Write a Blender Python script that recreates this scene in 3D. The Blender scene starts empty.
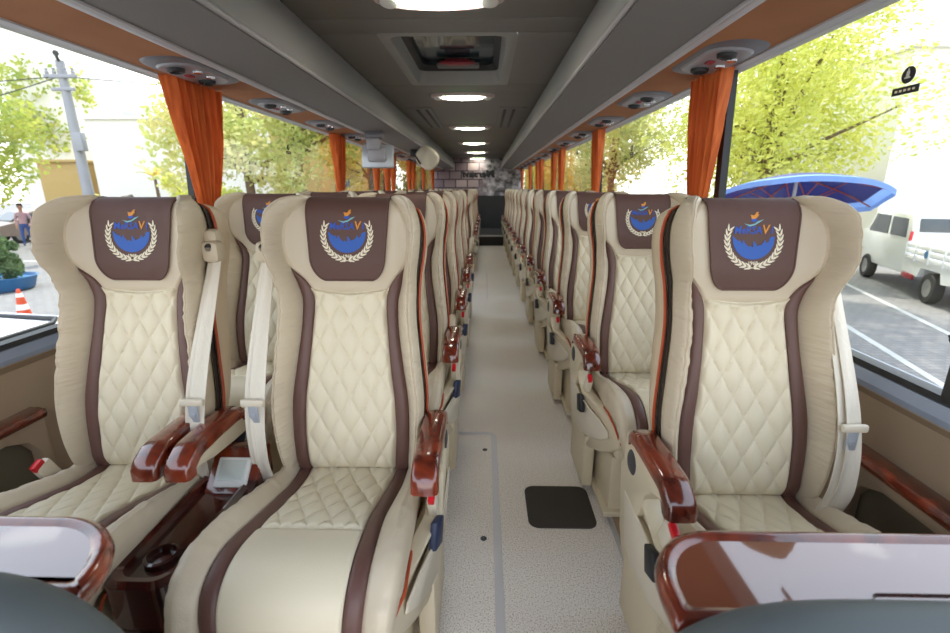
import bpy, bmesh, math, random
from mathutils import Vector, Matrix, noise
random.seed(7)
SC = bpy.context.scene
COL = SC.collection
PI = math.pi
sin, cos, rad = math.sin, math.cos, math.radians

# ------------------------------------------------------------------ materials
MATS = {}
def mat(name, col, rough=.5, metal=0.0, coat=0.0, spec=.5, bump=None, var=None, emit=None, es=0, sss=0, sheen=0, trans=0):
    """bump=(scale, strength, stretch) var=(scale, second colour, detail)"""
    m = bpy.data.materials.new(name); m.use_nodes = True
    nt = m.node_tree; N = nt.nodes; L = nt.links
    b = N['Principled BSDF']
    b.inputs['Base Color'].default_value = (*col, 1)
    b.inputs['Roughness'].default_value = rough
    b.inputs['Metallic'].default_value = metal
    b.inputs['Coat Weight'].default_value = coat
    b.inputs['Coat Roughness'].default_value = .03
    b.inputs['Specular IOR Level'].default_value = spec
    if sheen: b.inputs['Sheen Weight'].default_value = sheen
    if emit:
        b.inputs['Emission Color'].default_value = (*emit, 1); b.inputs['Emission Strength'].default_value = es
    tc = N.new('ShaderNodeTexCoord')
    if var:
        mp = N.new('ShaderNodeMapping'); L.new(tc.outputs['Object'], mp.inputs[0])
        if len(var) > 3: mp.inputs['Scale'].default_value = var[3]
        t = N.new('ShaderNodeTexNoise'); t.inputs['Scale'].default_value = var[0]; t.inputs['Detail'].default_value = var[2]
        L.new(mp.outputs[0], t.inputs[0])
        r = N.new('ShaderNodeValToRGB'); r.color_ramp.elements[0].position = .35; r.color_ramp.elements[1].position = .65
        r.color_ramp.elements[0].color = (*col, 1); r.color_ramp.elements[1].color = (*var[1], 1)
        L.new(t.outputs['Fac'], r.inputs[0]); L.new(r.outputs[0], b.inputs['Base Color'])
    if bump:
        mp = N.new('ShaderNodeMapping'); L.new(tc.outputs['Object'], mp.inputs[0])
        if len(bump) > 2: mp.inputs['Scale'].default_value = bump[2]
        t = N.new('ShaderNodeTexNoise'); t.inputs['Scale'].default_value = bump[0]; t.inputs['Detail'].default_value = 3
        L.new(mp.outputs[0], t.inputs[0])
        bp = N.new('ShaderNodeBump'); bp.inputs['Strength'].default_value = bump[1]; bp.inputs['Distance'].default_value = .01
        L.new(t.outputs['Fac'], bp.inputs['Height']); L.new(bp.outputs[0], b.inputs['Normal'])
    if trans:
        tr = N.new('ShaderNodeBsdfTranslucent'); tr.inputs[0].default_value = (*col, 1)
        if var: L.new(r.outputs[0], tr.inputs[0])
        mx = N.new('ShaderNodeMixShader'); mx.inputs[0].default_value = trans
        L.new(b.outputs[0], mx.inputs[1]); L.new(tr.outputs[0], mx.inputs[2])
        L.new(mx.outputs[0], N['Material Output'].inputs[0])
    MATS[name] = m
    return m
def srgb(r, g, b):
    f = lambda c: (c/255/12.92) if c/255 <= .04045 else ((c/255+.055)/1.055)**2.4
    return (f(r), f(g), f(b))

mat('leather', srgb(203,189,165), .42, bump=(260,.10))
mat('leather_wing', srgb(202,188,164), .40, bump=(9,.5,(1.2,1.2,9)))
mat('cream', srgb(220,209,182), .45, bump=(300,.08))
mat('brown', srgb(98,68,60), .45, bump=(300,.12))
mat('cover', srgb(90,62,54), .62, bump=(14,.25))
mat('shell', srgb(205,186,158), .5)
mat('plastic', srgb(205,192,165), .42)
mat('plastic_light', srgb(214,204,184), .45)
mat('orange_pipe', srgb(178,74,36), .45)
mat('gap', srgb(50,42,38), .6)
mat('black', srgb(32,32,34), .5)
mat('dark_disc', srgb(62,62,66), .5)
mat('blue_plastic', srgb(32,44,74), .45)
mat('red', srgb(205,30,40), .3)
mat('red_dark', srgb(150,40,48), .4)
mat('belt', srgb(220,212,196), .6, bump=(120,.25,(1,1,.05)))
mat('chrome', srgb(190,190,190), .22, metal=1)
mat('alu', srgb(205,206,212), .4, metal=.3)
mat('wreath', srgb(232,222,196), .6)
mat('emb_blue', srgb(44,92,176), .6)
mat('emb_text', srgb(30,80,175), .55)
mat('emb_orange', srgb(214,140,48), .55)
mat('emb_cyan', srgb(120,180,190), .55)
mat('ceil', srgb(126,121,116), .75, bump=(400,.15))
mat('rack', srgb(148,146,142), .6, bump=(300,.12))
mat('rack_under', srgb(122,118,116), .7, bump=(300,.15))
mat('rack_trim', srgb(182,178,180), .4)
mat('suede', srgb(168,112,70), .85, bump=(500,.2), var=(3,srgb(156,100,60),3))
mat('console', srgb(98,96,102), .4)
mat('console_light', srgb(148,146,152), .35)
mat('frame_grey', srgb(120,130,148), .35)
mat('gasket', srgb(24,26,32), .5)
mat('side_panel', srgb(154,134,112), .6, bump=(300,.15))
mat('recess', srgb(92,84,68), .6)
mat('kerb', srgb(190,190,190), .35, metal=.6)
mat('curtain', srgb(236,132,60), .7, trans=.36, var=(3,srgb(206,98,36),2,(14,14,.3)))
mat('seat_grey', srgb(84,92,94), .55)
mat('pad', srgb(62,58,54), .8)
mat('screen', srgb(205,212,205), .15, coat=.5)
mat('white_plastic', srgb(226,226,220), .4)
mat('silver', srgb(176,182,190), .35, metal=.3)
mat('lamp_frame', srgb(196,176,172), .35)
mat('lamp_glow', (1,.96,.88), .4, emit=(1,.93,.82), es=24)
mat('lamp_green', (.1,.6,.1), .4, emit=(.15,.9,.12), es=3)
mat('rear_dark', srgb(46,46,46), .7)
mat('tray_top', srgb(120,70,52), .06, coat=1.0)
MATS['tray_top'].node_tree.nodes['Principled BSDF'].inputs['Coat IOR'].default_value = 1.75
mat('hatch_glass', srgb(60,76,84), .12, coat=.5)
# exterior
mat('bark', srgb(110,90,70), .9, bump=(10,.6))
mat('white_wall', srgb(236,232,222), .8)
mat('yellow_wall', srgb(186,156,98), .8)
mat('cream_wall', srgb(222,206,176), .85)
mat('roof_green', srgb(150,164,148), .7)
mat('pole_grey', srgb(150,150,155), .7)
mat('car_white', srgb(238,238,240), .25, coat=.6)
mat('car_beige', srgb(150,132,120), .3, coat=.5)
mat('car_glass', srgb(70,76,80), .12)
mat('tyre', srgb(35,35,36), .8)
mat('rim', srgb(150,150,150), .4, metal=.5)
mat('cone_orange', srgb(200,72,30), .5)
mat('planter_blue', srgb(50,108,160), .5)
mat('umb_blue', srgb(38,44,112), .7, trans=.15)
mat('umb_light', srgb(130,165,225), .7, trans=.3)
mat('skin', srgb(190,140,115), .6)
mat('pink', srgb(196,156,166), .8)
mat('jeans', srgb(60,86,150), .8)
mat('hair', srgb(40,32,28), .7)
mat('stone', srgb(120,112,102), .9, bump=(8,.6), var=(4,srgb(88,80,74),4))
for nm, c1, c2 in (('leaf_yellow', (232,230,128), (196,204,96)), ('leaf_green', (150,170,84), (196,196,100)), ('leaf_dark', (112,136,76), (150,166,90)), ('leaf_pale', (226,214,150), (188,200,118)), ('leaf_fir', (84,112,70), (112,132,88)), ('leaf_orange', (232,196,104), (206,200,110))):
    mat(nm, srgb(*c1), .6, var=(1.6, srgb(*c2), 4), trans=.5)

def wood(name, c1, c2, sc=6):
    m = bpy.data.materials.new(name); m.use_nodes = True; N = m.node_tree.nodes; L = m.node_tree.links
    b = N['Principled BSDF']; b.inputs['Roughness'].default_value = .22; b.inputs['Coat Weight'].default_value = 1; b.inputs['Coat Roughness'].default_value = .02
    tc = N.new('ShaderNodeTexCoord')
    t = N.new('ShaderNodeTexNoise'); t.inputs['Scale'].default_value = sc; t.inputs['Detail'].default_value = 6; t.inputs['Distortion'].default_value = 2.2
    L.new(tc.outputs['Object'], t.inputs[0])
    v = N.new('ShaderNodeTexVoronoi'); v.inputs['Scale'].default_value = sc*5; L.new(tc.outputs['Object'], v.inputs[0])
    mx = N.new('ShaderNodeMath'); mx.operation = 'MULTIPLY_ADD'; mx.inputs[1].default_value = .10; L.new(v.outputs['Distance'], mx.inputs[0]); L.new(t.outputs['Fac'], mx.inputs[2])
    r = N.new('ShaderNodeValToRGB'); r.color_ramp.elements[0].position = .38; r.color_ramp.elements[1].position = .72
    r.color_ramp.elements[0].color = (*c1, 1); r.color_ramp.elements[1].color = (*c2, 1)
    L.new(mx.outputs[0], r.inputs[0]); L.new(r.outputs[0], b.inputs['Base Color'])
    MATS[name] = m
wood('wood', srgb(66,20,12), srgb(138,54,28))
wood('wood_dark', srgb(44,16,14), srgb(92,36,28))

def floor_mat():
    m = bpy.data.materials.new('speckled_vinyl'); m.use_nodes = True; N = m.node_tree.nodes; L = m.node_tree.links
    b = N['Principled BSDF']; b.inputs['Roughness'].default_value = .5
    tc = N.new('ShaderNodeTexCoord')
    cols = []
    t = N.new('ShaderNodeTexNoise'); t.inputs['Scale'].default_value = 210; t.inputs['Detail'].default_value = 3; L.new(tc.outputs['Object'], t.inputs[0])
    r = N.new('ShaderNodeValToRGB'); e = r.color_ramp.elements
    e[0].position = .36; e[0].color = (*srgb(190,178,164), 1); e[1].position = .66; e[1].color = (*srgb(250,248,244), 1)
    e.new(.45).color = (*srgb(234,228,220), 1); e.new(.56).color = (*srgb(242,238,232), 1)
    L.new(t.outputs['Fac'], r.inputs[0])
    t2 = N.new('ShaderNodeTexNoise'); t2.inputs['Scale'].default_value = 1.5; L.new(tc.outputs['Object'], t2.inputs[0])
    mx = N.new('ShaderNodeMix'); mx.data_type = 'RGBA'; mx.blend_type = 'MULTIPLY'; mx.inputs[0].default_value = .06
    L.new(r.outputs[0], mx.inputs[6]); L.new(t2.outputs['Fac'], mx.inputs[7]); L.new(mx.outputs[2], b.inputs['Base Color'])
    MATS['floor'] = m
floor_mat()
def glass_mat():
    m = bpy.data.materials.new('window_glass'); m.use_nodes = True; N = m.node_tree.nodes; L = m.node_tree.links
    N.remove(N['Principled BSDF'])
    tr = N.new('ShaderNodeBsdfTransparent'); tr.inputs[0].default_value = (.93,.95,.94,1)
    gl = N.new('ShaderNodeBsdfGlossy'); gl.inputs['Roughness'].default_value = .01
    lw = N.new('ShaderNodeLayerWeight'); lw.inputs[0].default_value = .5
    pw = N.new('ShaderNodeMath'); pw.operation = 'POWER'; pw.inputs[1].default_value = 5; L.new(lw.outputs['Facing'], pw.inputs[0])
    fr = N.new('ShaderNodeMath'); fr.operation = 'MULTIPLY_ADD'; fr.inputs[1].default_value = .6; fr.inputs[2].default_value = .02; L.new(pw.outputs[0], fr.inputs[0])
    mx = N.new('ShaderNodeMixShader'); L.new(fr.outputs[0], mx.inputs[0]); L.new(tr.outputs[0], mx.inputs[1]); L.new(gl.outputs[0], mx.inputs[2])
    L.new(mx.outputs[0], N['Material Output'].inputs[0]); MATS['glass'] = m
glass_mat()
def stone_print():
    m = bpy.data.materials.new('stone_print'); m.use_nodes = True; N = m.node_tree.nodes; L = m.node_tree.links
    b = N['Principled BSDF']; b.inputs['Roughness'].default_value = .6
    tc = N.new('ShaderNodeTexCoord'); sx = N.new('ShaderNodeSeparateXYZ'); L.new(tc.outputs['Object'], sx.inputs[0])
    cb = N.new('ShaderNodeCombineXYZ'); L.new(sx.outputs['X'], cb.inputs[0]); L.new(sx.outputs['Z'], cb.inputs[1])
    br = N.new('ShaderNodeTexBrick'); br.inputs['Scale'].default_value = 2.0; br.inputs['Mortar Size'].default_value = .03
    br.inputs['Color1'].default_value = (*srgb(190,170,168),1); br.inputs['Color2'].default_value = (*srgb(120,102,108),1); br.inputs['Mortar'].default_value = (*srgb(60,48,56),1)
    br.inputs['Brick Width'].default_value = .62; br.inputs['Row Height'].default_value = .42
    L.new(cb.outputs[0], br.inputs[0])
    n = N.new('ShaderNodeTexNoise'); n.inputs['Scale'].default_value = 9; n.inputs['Detail'].default_value = 5; L.new(tc.outputs['Object'], n.inputs[0])
    r = N.new('ShaderNodeValToRGB'); r.color_ramp.elements[0].position=.35; r.color_ramp.elements[1].position=.7
    r.color_ramp.elements[0].color = (*srgb(70,70,70),1); r.color_ramp.elements[1].color = (*srgb(205,200,205),1)
    L.new(n.outputs['Fac'], r.inputs[0])
    # left part is dressed masonry, right part rubble
    st = N.new('ShaderNodeMapRange'); st.inputs['From Min'].default_value = -.25; st.inputs['From Max'].default_value = .1; L.new(sx.outputs['X'], st.inputs['Value'])
    mx = N.new('ShaderNodeMix'); mx.data_type = 'RGBA'; L.new(st.outputs[0], mx.inputs[0]); L.new(br.outputs[0], mx.inputs[6]); L.new(r.outputs[0], mx.inputs[7])
    L.new(mx.outputs[2], b.inputs['Base Color']); MATS['print'] = m
stone_print()
def paving_mat():
    m = bpy.data.materials.new('paving'); m.use_nodes = True; N = m.node_tree.nodes; L = m.node_tree.links
    b = N['Principled BSDF']; b.inputs['Roughness'].default_value = .85
    tc = N.new('ShaderNodeTexCoord'); br = N.new('ShaderNodeTexBrick'); br.inputs['Scale'].default_value = 2.2
    br.inputs['Color1'].default_value = (*srgb(128,126,126),1); br.inputs['Color2'].default_value = (*srgb(118,116,117),1); br.inputs['Mortar'].default_value = (*srgb(100,98,97),1)
    L.new(tc.outputs['Object'], br.inputs[0]); L.new(br.outputs[0], b.inputs['Base Color']); MATS['paving'] = m
paving_mat()
mat('line_paint', srgb(176,176,174), .8)

# ------------------------------------------------------------------ mesh helpers
def link(o, parent=None):
    COL.objects.link(o)
    if parent: o.parent = parent
    return o
class MB:
    def __init__(s): s.v=[]; s.f=[]; s.m=[]; s.mi=0
    def add(s, vs, fs, mi=None):
        k=len(s.v); s.v += [tuple(v) for v in vs]; s.f += [tuple(i+k for i in f) for f in fs]; s.m += [s.mi if mi is None else mi]*len(fs); return s
    def grid(s, rows, closed=False, mi=None):
        nr=len(rows); nc=len(rows[0]); vs=[p for r in rows for p in r]; fs=[]
        for i in range(nr-1):
            for j in range(nc if closed else nc-1):
                a=i*nc+j; b=i*nc+(j+1)%nc; fs.append((a,b,b+nc,a+nc))
        return s.add(vs, fs, mi)
    def rbox(s, c, size, r=.01, seg=2, rot=None, mi=None):
        bm=bmesh.new(); bmesh.ops.create_cube(bm, size=1)
        for v in bm.verts: v.co=Vector((v.co.x*size[0], v.co.y*size[1], v.co.z*size[2]))
        if r>0: bmesh.ops.bevel(bm, geom=bm.edges[:], offset=min(r, min(size)*.49), segments=seg, profile=.5, affect='EDGES')
        M=Matrix.Translation(c)
        if rot: M = M @ rot
        bm.verts.ensure_lookup_table()
        s.add([M@v.co for v in bm.verts], [[v.index for v in f.verts] for f in bm.faces], mi); bm.free(); return s
    def tube(s, pts, r, n=8, closed=False, cap=True, mi=None, flat=None):
        """r number or list; flat=(w,h) scales the ring across / along"""
        pts=[Vector(p) for p in pts]; rows=[]; N=len(pts); up=Vector((0,0,1)); prev=None
        for i,p in enumerate(pts):
            if closed: d=pts[(i+1)%N]-pts[i-1]
            else: d=pts[min(i+1,N-1)]-pts[max(i-1,0)]
            d.normalize()
            if prev is None:
                a=d.cross(up)
                if a.length<1e-3: a=d.cross(Vector((0,1,0)))
            else: a=prev-d*prev.dot(d)
            a.normalize(); prev=a; b=d.cross(a)
            rr=r[i] if isinstance(r,(list,tuple)) else r
            w,h=(flat if flat else (1,1))
            rows.append([p+a*cos(2*PI*k/n)*rr*w+b*sin(2*PI*k/n)*rr*h for k in range(n)])
        if closed: rows.append(rows[0])
        s.grid(rows, True, mi)
        if cap and not closed:
            for e in (rows[0], rows[-1]): s.add(e, [list(range(n))], mi)
        return s
    def prism(s, poly, axis, a, b, mi=None):
        """extrude 2d poly along axis (0,1,2) from a to b"""
        def P(u,v,w):
            return (w,u,v) if axis==0 else ((u,w,v) if axis==1 else (u,v,w))
        n=len(poly); vs=[P(u,v,a) for u,v in poly]+[P(u,v,b) for u,v in poly]
        fs=[(i,(i+1)%n,(i+1)%n+n,i+n) for i in range(n)]+[list(range(n))[::-1],[i+n for i in range(n)]]
        return s.add(vs, fs, mi)
    def lathe(s, prof, c=(0,0,0), n=24, axis='z', mi=None, sx=1, sy=1):
        rows=[]
        for r,h in prof:
            row=[]
            for k in range(n):
                a=2*PI*k/n; p=(r*cos(a)*sx, r*sin(a)*sy, h)
                if axis=='x': p=(h,p[0],p[1])
                if axis=='y': p=(p[0],h,p[1])
                row.append((p[0]+c[0],p[1]+c[1],p[2]+c[2]))
            rows.append(row)
        return s.grid(rows, True, mi)
    def build(s, name, mats, parent=None, smooth=True, bevel=0, merge=1e-5):
        me=bpy.data.meshes.new(name); me.from_pydata(s.v, [], s.f)
        if isinstance(mats,str): mats=[mats]
        for m in mats: me.materials.append(MATS[m])
        me.polygons.foreach_set('material_index', s.m)
        bm=bmesh.new(); bm.from_mesh(me)
        bmesh.ops.remove_doubles(bm, verts=bm.verts[:], dist=merge)
        if bevel: 
            ed=[e for e in bm.edges if len(e.link_faces)==2 and e.calc_face_angle(0)>rad(35)]
            bmesh.ops.bevel(bm, geom=ed, offset=bevel, segments=2, profile=.5, affect='EDGES')
        bmesh.ops.recalc_face_normals(bm, faces=bm.faces[:]); bm.to_mesh(me); bm.free()
        if smooth:
            me.polygons.foreach_set('use_smooth', [True]*len(me.polygons)); me.set_sharp_from_angle(angle=rad(42))
        return link(bpy.data.objects.new(name, me), parent)
def interp(tab, x):
    if x<=tab[0][0]: return tab[0][1]
    for (a,b),(c,d) in zip(tab, tab[1:]):
        if x<=c:
            u=(x-a)/(c-a); return b+(d-b)*u
    return tab[-1][1]
def sinterp(tab, x):   # smooth (catmull-rom like) interpolation
    n=len(tab)
    if x<=tab[0][0]: return tab[0][1]
    if x>=tab[-1][0]: return tab[-1][1]
    for i in range(n-1):
        if x<=tab[i+1][0]:
            x0,y0=tab[i]; x1,y1=tab[i+1]; h=x1-x0; u=(x-x0)/h
            m0=((tab[i+1][1]-tab[i-1][1])/(tab[i+1][0]-tab[i-1][0])) if i>0 else (y1-y0)/h
            m1=((tab[i+2][1]-tab[i][1])/(tab[i+2][0]-tab[i][0])) if i<n-2 else (y1-y0)/h
            return (2*u**3-3*u*u+1)*y0+(u**3-2*u*u+u)*h*m0+(-2*u**3+3*u*u)*y1+(u**3-u*u)*h*m1
def sstep(a,b,x):
    u=max(0,min(1,(x-a)/(b-a))); return u*u*(3-2*u)
def empty(name, loc, rz=0, label=None, cat=None, group=None):
    o=bpy.data.objects.new(name, None); o.empty_display_size=.1; COL.objects.link(o); o.location=loc; o.rotation_euler=(0,0,rz)
    tag(o,label,cat,group); return o
def tag(o, label=None, cat=None, group=None):
    if label: o['label']=label
    if cat: o['category']=cat
    if group: o['group']=group
    return o
def struct(o): o['kind']='structure'; return o
def copy_tree(o, parent=None):
    c=o.copy(); COL.objects.link(c)
    if parent: c.parent=parent
    for ch in [k for k in bpy.data.objects if k.parent==o]: copy_tree(ch, c)
    return c
def text_mesh(body, size, name='lettering', shear=0, align='CENTER', offset=0):
    cu=bpy.data.curves.new(name,'FONT'); cu.body=body; cu.size=size; cu.align_x=align; cu.align_y='CENTER'; cu.shear=shear; cu.offset=offset; cu.resolution_u=2
    o=bpy.data.objects.new(name,cu); COL.objects.link(o)
    dg=bpy.context.evaluated_depsgraph_get(); me=bpy.data.meshes.new_from_object(o.evaluated_get(dg))
    vs=[v.co.copy() for v in me.vertices]; fs=[tuple(p.vertices) for p in me.polygons]
    bpy.data.objects.remove(o); bpy.data.curves.remove(cu); bpy.data.meshes.remove(me)
    return vs, fs

# ------------------------------------------------------------------ bus shell
XR, XL, XC = 1.02, -1.42, -.195         # side walls at sill height, centre line
Y0, Y1 = -.80, 12.6
ZC = 2.0
def plane_box(name, mats, x0,x1,y0,y1,z0,z1, bevel=0):
    mb=MB(); mb.rbox(((x0+x1)/2,(y0+y1)/2,(z0+z1)/2),(abs(x1-x0),abs(y1-y0),abs(z1-z0)),bevel); return mb.build(name,mats)
struct(plane_box('floor','floor',XL-.05,XR+.05,Y0,Y1,-.06,0))
struct(plane_box('trim_1','side_panel',.495,XR+.02,Y0,Y1,0,.03))
struct(plane_box('trim_2','side_panel',XL-.02,-.30,Y0,5.0,0,.03))
struct(plane_box('trim_3','side_panel',XL-.02,-.30,7.0,Y1,0,.03))
struct(plane_box('trim_4','kerb',.487,.495,Y0,10.4,0,.032))
struct(plane_box('trim_5','kerb',-.308,-.30,Y0,5.0,0,.032))
# rear step and dark rear partition
struct(plane_box('trim_6','rear_dark',-.165,.47,10.4,Y1,0,.21))
struct(plane_box('trim_7','kerb',-.16,.46,10.385,10.41,.205,.235))
struct(plane_box('wall_back','rear_dark',XL,XR,Y1,Y1+.05,-.05,1.06))
mb=MB(); mb.prism([(XL,1.06),(XR,1.06),(XR-.10,ZC+.03),(XL+.10,ZC+.03)],1,Y1,Y1+.05); o=mb.build('wall_rear_window','print',smooth=False); o.name='wall_rear'; struct(o)
# side walls: lower panel section
def side(sg, X, nm):
    sec=[(X,0),(X,.72),(X-sg*.022,.745),(X-sg*.022,.752),(X+sg*.06,.752),(X+sg*.06,0)]
    mb=MB(); mb.prism([(x,z) for x,z in sec],1,Y0,Y1); struct(mb.build('wall_'+nm,'side_panel',smooth=False))
    # grey ledge under the window, curving into the glass
    led=[(X-sg*.030,.752),(X-sg*.028,.765),(X-sg*.012,.79),(X+sg*.02,.797),(X+sg*.06,.797),(X+sg*.06,.752)]
    mb=MB(); mb.prism(led,1,Y0,Y1); struct(mb.build('trim_8' if sg>0 else 'trim_9','frame_grey',smooth=False))
    gk=[(X-sg*.012,.792),(X-sg*.008,.807),(X+sg*.03,.807),(X+sg*.03,.792)]
    mb=MB(); mb.prism(gk,1,Y0,Y1); struct(mb.build('trim_10' if sg>0 else 'trim_11','gasket',smooth=False))
side(1,XR,'right'); side(-1,XL,'left')
ZT=1.71
XRT, XLT = .985, -1.375
def wx(sg,z):    # glass plane x at height z
    u=(z-.80)/(ZT-.80)
    return (XR+(XRT-XR)*u) if sg>0 else (XL+(XLT-XL)*u)
pillR=[2.08,4.25,6.4,8.4,10.4]; pillL=[2.28,4.55,6.7,8.7,10.6]
wn=1
for sg,pil in ((1,pillR),(-1,pillL)):
    edges=[Y0]+pil+[Y1]
    for a,b in zip(edges,edges[1:]):
        mb=MB(); x0=wx(sg,.80)+sg*.012; x1=wx(sg,ZT+.02)+sg*.012
        mb.prism([(x0,.80),(x0+sg*.006,.80),(x1+sg*.006,ZT+.02),(x1,ZT+.02)],1,a+.02,b-.02)
        struct(mb.build('window_%d'%wn,'glass',smooth=False)); wn+=1
    for k,p in enumerate(pil):
        mb=MB(); x0=wx(sg,.80)-sg*.004; x1=wx(sg,ZT+.02)-sg*.004
        w=.022
        mb.prism([(x0,.80),(x0+sg*.03,.80),(x1+sg*.03,ZT+.02),(x1,ZT+.02)],1,p-w,p+w)
        struct(mb.build('trim_%d'%(20+k+(10 if sg<0 else 0)),'gasket',smooth=False))
# roof: cant strip with suede lining, racks, ceiling
for sg,xt in ((1,XRT),(-1,XLT)):
    xi = XC+sg*.905                                  # rack trim line
    mb=MB(); mb.prism([(xt+sg*.02,ZT),(xt+sg*.02,ZT+.035),(xi-sg*.02,ZT+.045),(xi-sg*.02,ZT+.014)],1,Y0,Y1)
    struct(mb.build('trim_40' if sg>0 else 'trim_41','suede',smooth=False))
    mb=MB(); mb.prism([(xt+sg*.03,ZT-.006),(xt-sg*.012,ZT-.004),(xt-sg*.016,ZT+.012),(xt+sg*.03,ZT+.012)],1,Y0,Y1)
    struct(mb.build('trim_42' if sg>0 else 'trim_43','rack_trim',smooth=False))
    # outer roof skin above
    mb=MB(); mb.prism([(xt+sg*.02,ZT+.03),(xt+sg*.07,ZT-.0),(xt+sg*.05,ZC+.10),(XC+sg*.6,ZC+.22),(XC+sg*.6,ZC+.19),(xt,ZC+.05)],1,Y0,Y1+.05)
    struct(mb.build('trim_44' if sg>0 else 'trim_45','white_plastic',smooth=False))
mb=MB()
for sg in (1,-1): pass
mb.prism([(XC-.62,ZC+.19),(XC+.62,ZC+.19),(XC+.62,ZC+.22),(XC-.62,ZC+.22)],1,Y0,2.66); mb.prism([(XC-.62,ZC+.19),(XC+.62,ZC+.19),(XC+.62,ZC+.22),(XC-.62,ZC+.22)],1,3.76,Y1+.05)
struct(mb.build('trim_46','white_plastic',smooth=False))
# ceiling panels with an opening for the roof hatch and thin joints
HX0,HX1,HY0,HY1 = XC-.36,XC+.36,2.60,3.82
mb=MB()
seams=[Y0,.6,2.40,HY0+.012,HY1-.012,4.15,6.0,7.9,9.6,11.2,Y1]
hw=.70
for a,b in zip(seams,seams[1:]):
    if abs(a-HY0)<.02:
        mb.rbox((XC-(hw+.36)/2,(a+b)/2,ZC+.015),(hw-.36,b-a-.006,.03),.003); mb.rbox((XC+(hw+.36)/2,(a+b)/2,ZC+.015),(hw-.36,b-a-.006,.03),.003)
    else: mb.rbox((XC,(a+b)/2,ZC+.015),(2*hw,b-a-.006,.03),.003)
struct(mb.build('ceiling','ceil'))
mb=MB()
for a,b in zip(seams,seams[1:]):
    if abs(a-HY0)>.02: mb.rbox((XC,(a+b)/2,ZC+.045),(2*hw,b-a,.02),0)
struct(mb.build('trim_47','gap',smooth=False))
# luggage racks
for sg in (1,-1):
    side_w='right' if sg>0 else 'left'
    root=empty('luggage_rack',(XC+sg*.7,(Y0+Y1)/2,1.73),0,'long grey overhead luggage rack running above the %s seats'%('single' if sg>0 else 'paired'),'luggage rack','overhead luggage racks')
    inv=Vector(root.location)
    def put(mb,name,m,**k):
        mb.v=[tuple(Vector(v)-inv) for v in mb.v]; return mb.build(name,m,root,**k)
    xo=XC+sg*.90; xi=XC+sg*.615; xt=XC+sg*.66
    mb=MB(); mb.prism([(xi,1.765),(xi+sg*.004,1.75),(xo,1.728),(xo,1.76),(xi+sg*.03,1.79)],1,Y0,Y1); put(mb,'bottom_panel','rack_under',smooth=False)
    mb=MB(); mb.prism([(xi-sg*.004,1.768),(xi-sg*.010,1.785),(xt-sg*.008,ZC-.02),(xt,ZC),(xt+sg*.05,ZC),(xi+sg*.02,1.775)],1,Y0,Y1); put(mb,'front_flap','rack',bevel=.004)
    mb=MB(); mb.tube([(xi-sg*.004,Y0,1.763),(xi-sg*.004,Y1,1.763)],.009,8); put(mb,'edge_rail','rack_trim')
    mb=MB(); mb.rbox((xo+sg*.012,(Y0+Y1)/2,1.732),(.035,Y1-Y0,.022),.006); mb.rbox((xo-sg*.012,(Y0+Y1)/2,1.727),(.012,Y1-Y0,.012),.003); put(mb,'light_rail','rack_trim')
    mb=MB()
    for y in (1.45,3.1,4.75,6.4,8.05,9.7): mb.rbox((xt-.045*sg+sg*.022,y,1.88),(.003,.004,.2),0)
# ------------------------------------------------------------------ ceiling lights
def lamp():
    root=empty('ceiling_light',(XC,2.3,ZC),0,'x','ceiling light','oval lights along the ceiling')
    mb=MB(); A,B=.27,.105
    mb.lathe([(1,0),(1,-.012),(.97,-.022),(.90,-.026),(.86,-.022),(.86,-.005)],n=56,sx=A,sy=B); mb.build('frame','lamp_frame',root)
    mb=MB(); prof=[(.86,-.014),(.8,-.024),(.65,-.032),(.4,-.037),(.15,-.039),(.001,-.039)]
    mb.lathe(prof,n=56,sx=A*.82,sy=B*.98); mb.build('diffuser','lamp_glow',root)
    for s in (-1,1):
        mb=MB(); mb.lathe([(.14,0),(.13,-.026),(.08,-.033),(.001,-.035)],c=(s*.205,0,-.005),n=20,sx=.27,sy=.42); mb.build('spot','white_plastic',root)
    mb=MB(); mb.tube([(x,-.078+.30*x*x,-.034) for x in [k*.03-.15 for k in range(11)]],.006,6); mb.build('indicator_strip','lamp_green',root)
    return root
L0=lamp()
ords=['nearest','second','third','fourth','fifth','sixth']
for i in range(6):
    o=L0 if i==0 else copy_tree(L0)
    o.location=(XC+.005,2.13+2.06*i,ZC)
    o['label']=('lit oval ceiling light nearest the camera with green strip' if i==0 else 'lit oval ceiling light just behind the roof hatch' if i==1 else 'lit oval ceiling light, %s from the camera, towards the rear'%ords[i])
# ------------------------------------------------------------------ roof hatch
h=empty('roof_hatch',(XC,(HY0+HY1)/2,ZC),0,'square roof hatch with dark glass and red emergency handle','roof hatch')
hx,hy=.36,.61
def rr(hx,hy,r,z,n=6):
    pts=[]
    for cx,cy,a0 in ((hx-r,hy-r,0),(-hx+r,hy-r,90),(-hx+r,-hy+r,180),(hx-r,-hy+r,270)):
        for k in range(n+1):
            a=rad(a0+90*k/n); pts.append((cx+r*cos(a),cy+r*sin(a),z))
    return pts
mb=MB(); mb.grid([rr(hx,hy,.03,.0),rr(hx-.022,hy-.022,.03,-.003),rr(hx-.04,hy-.04,.05,-.004),rr(hx-.055,hy-.055,.06,0),rr(hx-.075,hy-.10,.07,.075)],True); mb.build('frame','rack',h)
mb=MB(); mb.grid([rr(hx-.07,hy-.09,.07,.07),rr(hx-.11,hy-.15,.08,.10),rr(hx-.11,hy-.15,.08,.125)],True); mb.build('seal','gasket',h)
mb=MB(); mb.add(rr(hx-.09,hy-.12,.08,.122),[list(range(28))]); mb.build('glass_panel','hatch_glass',h)
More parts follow.
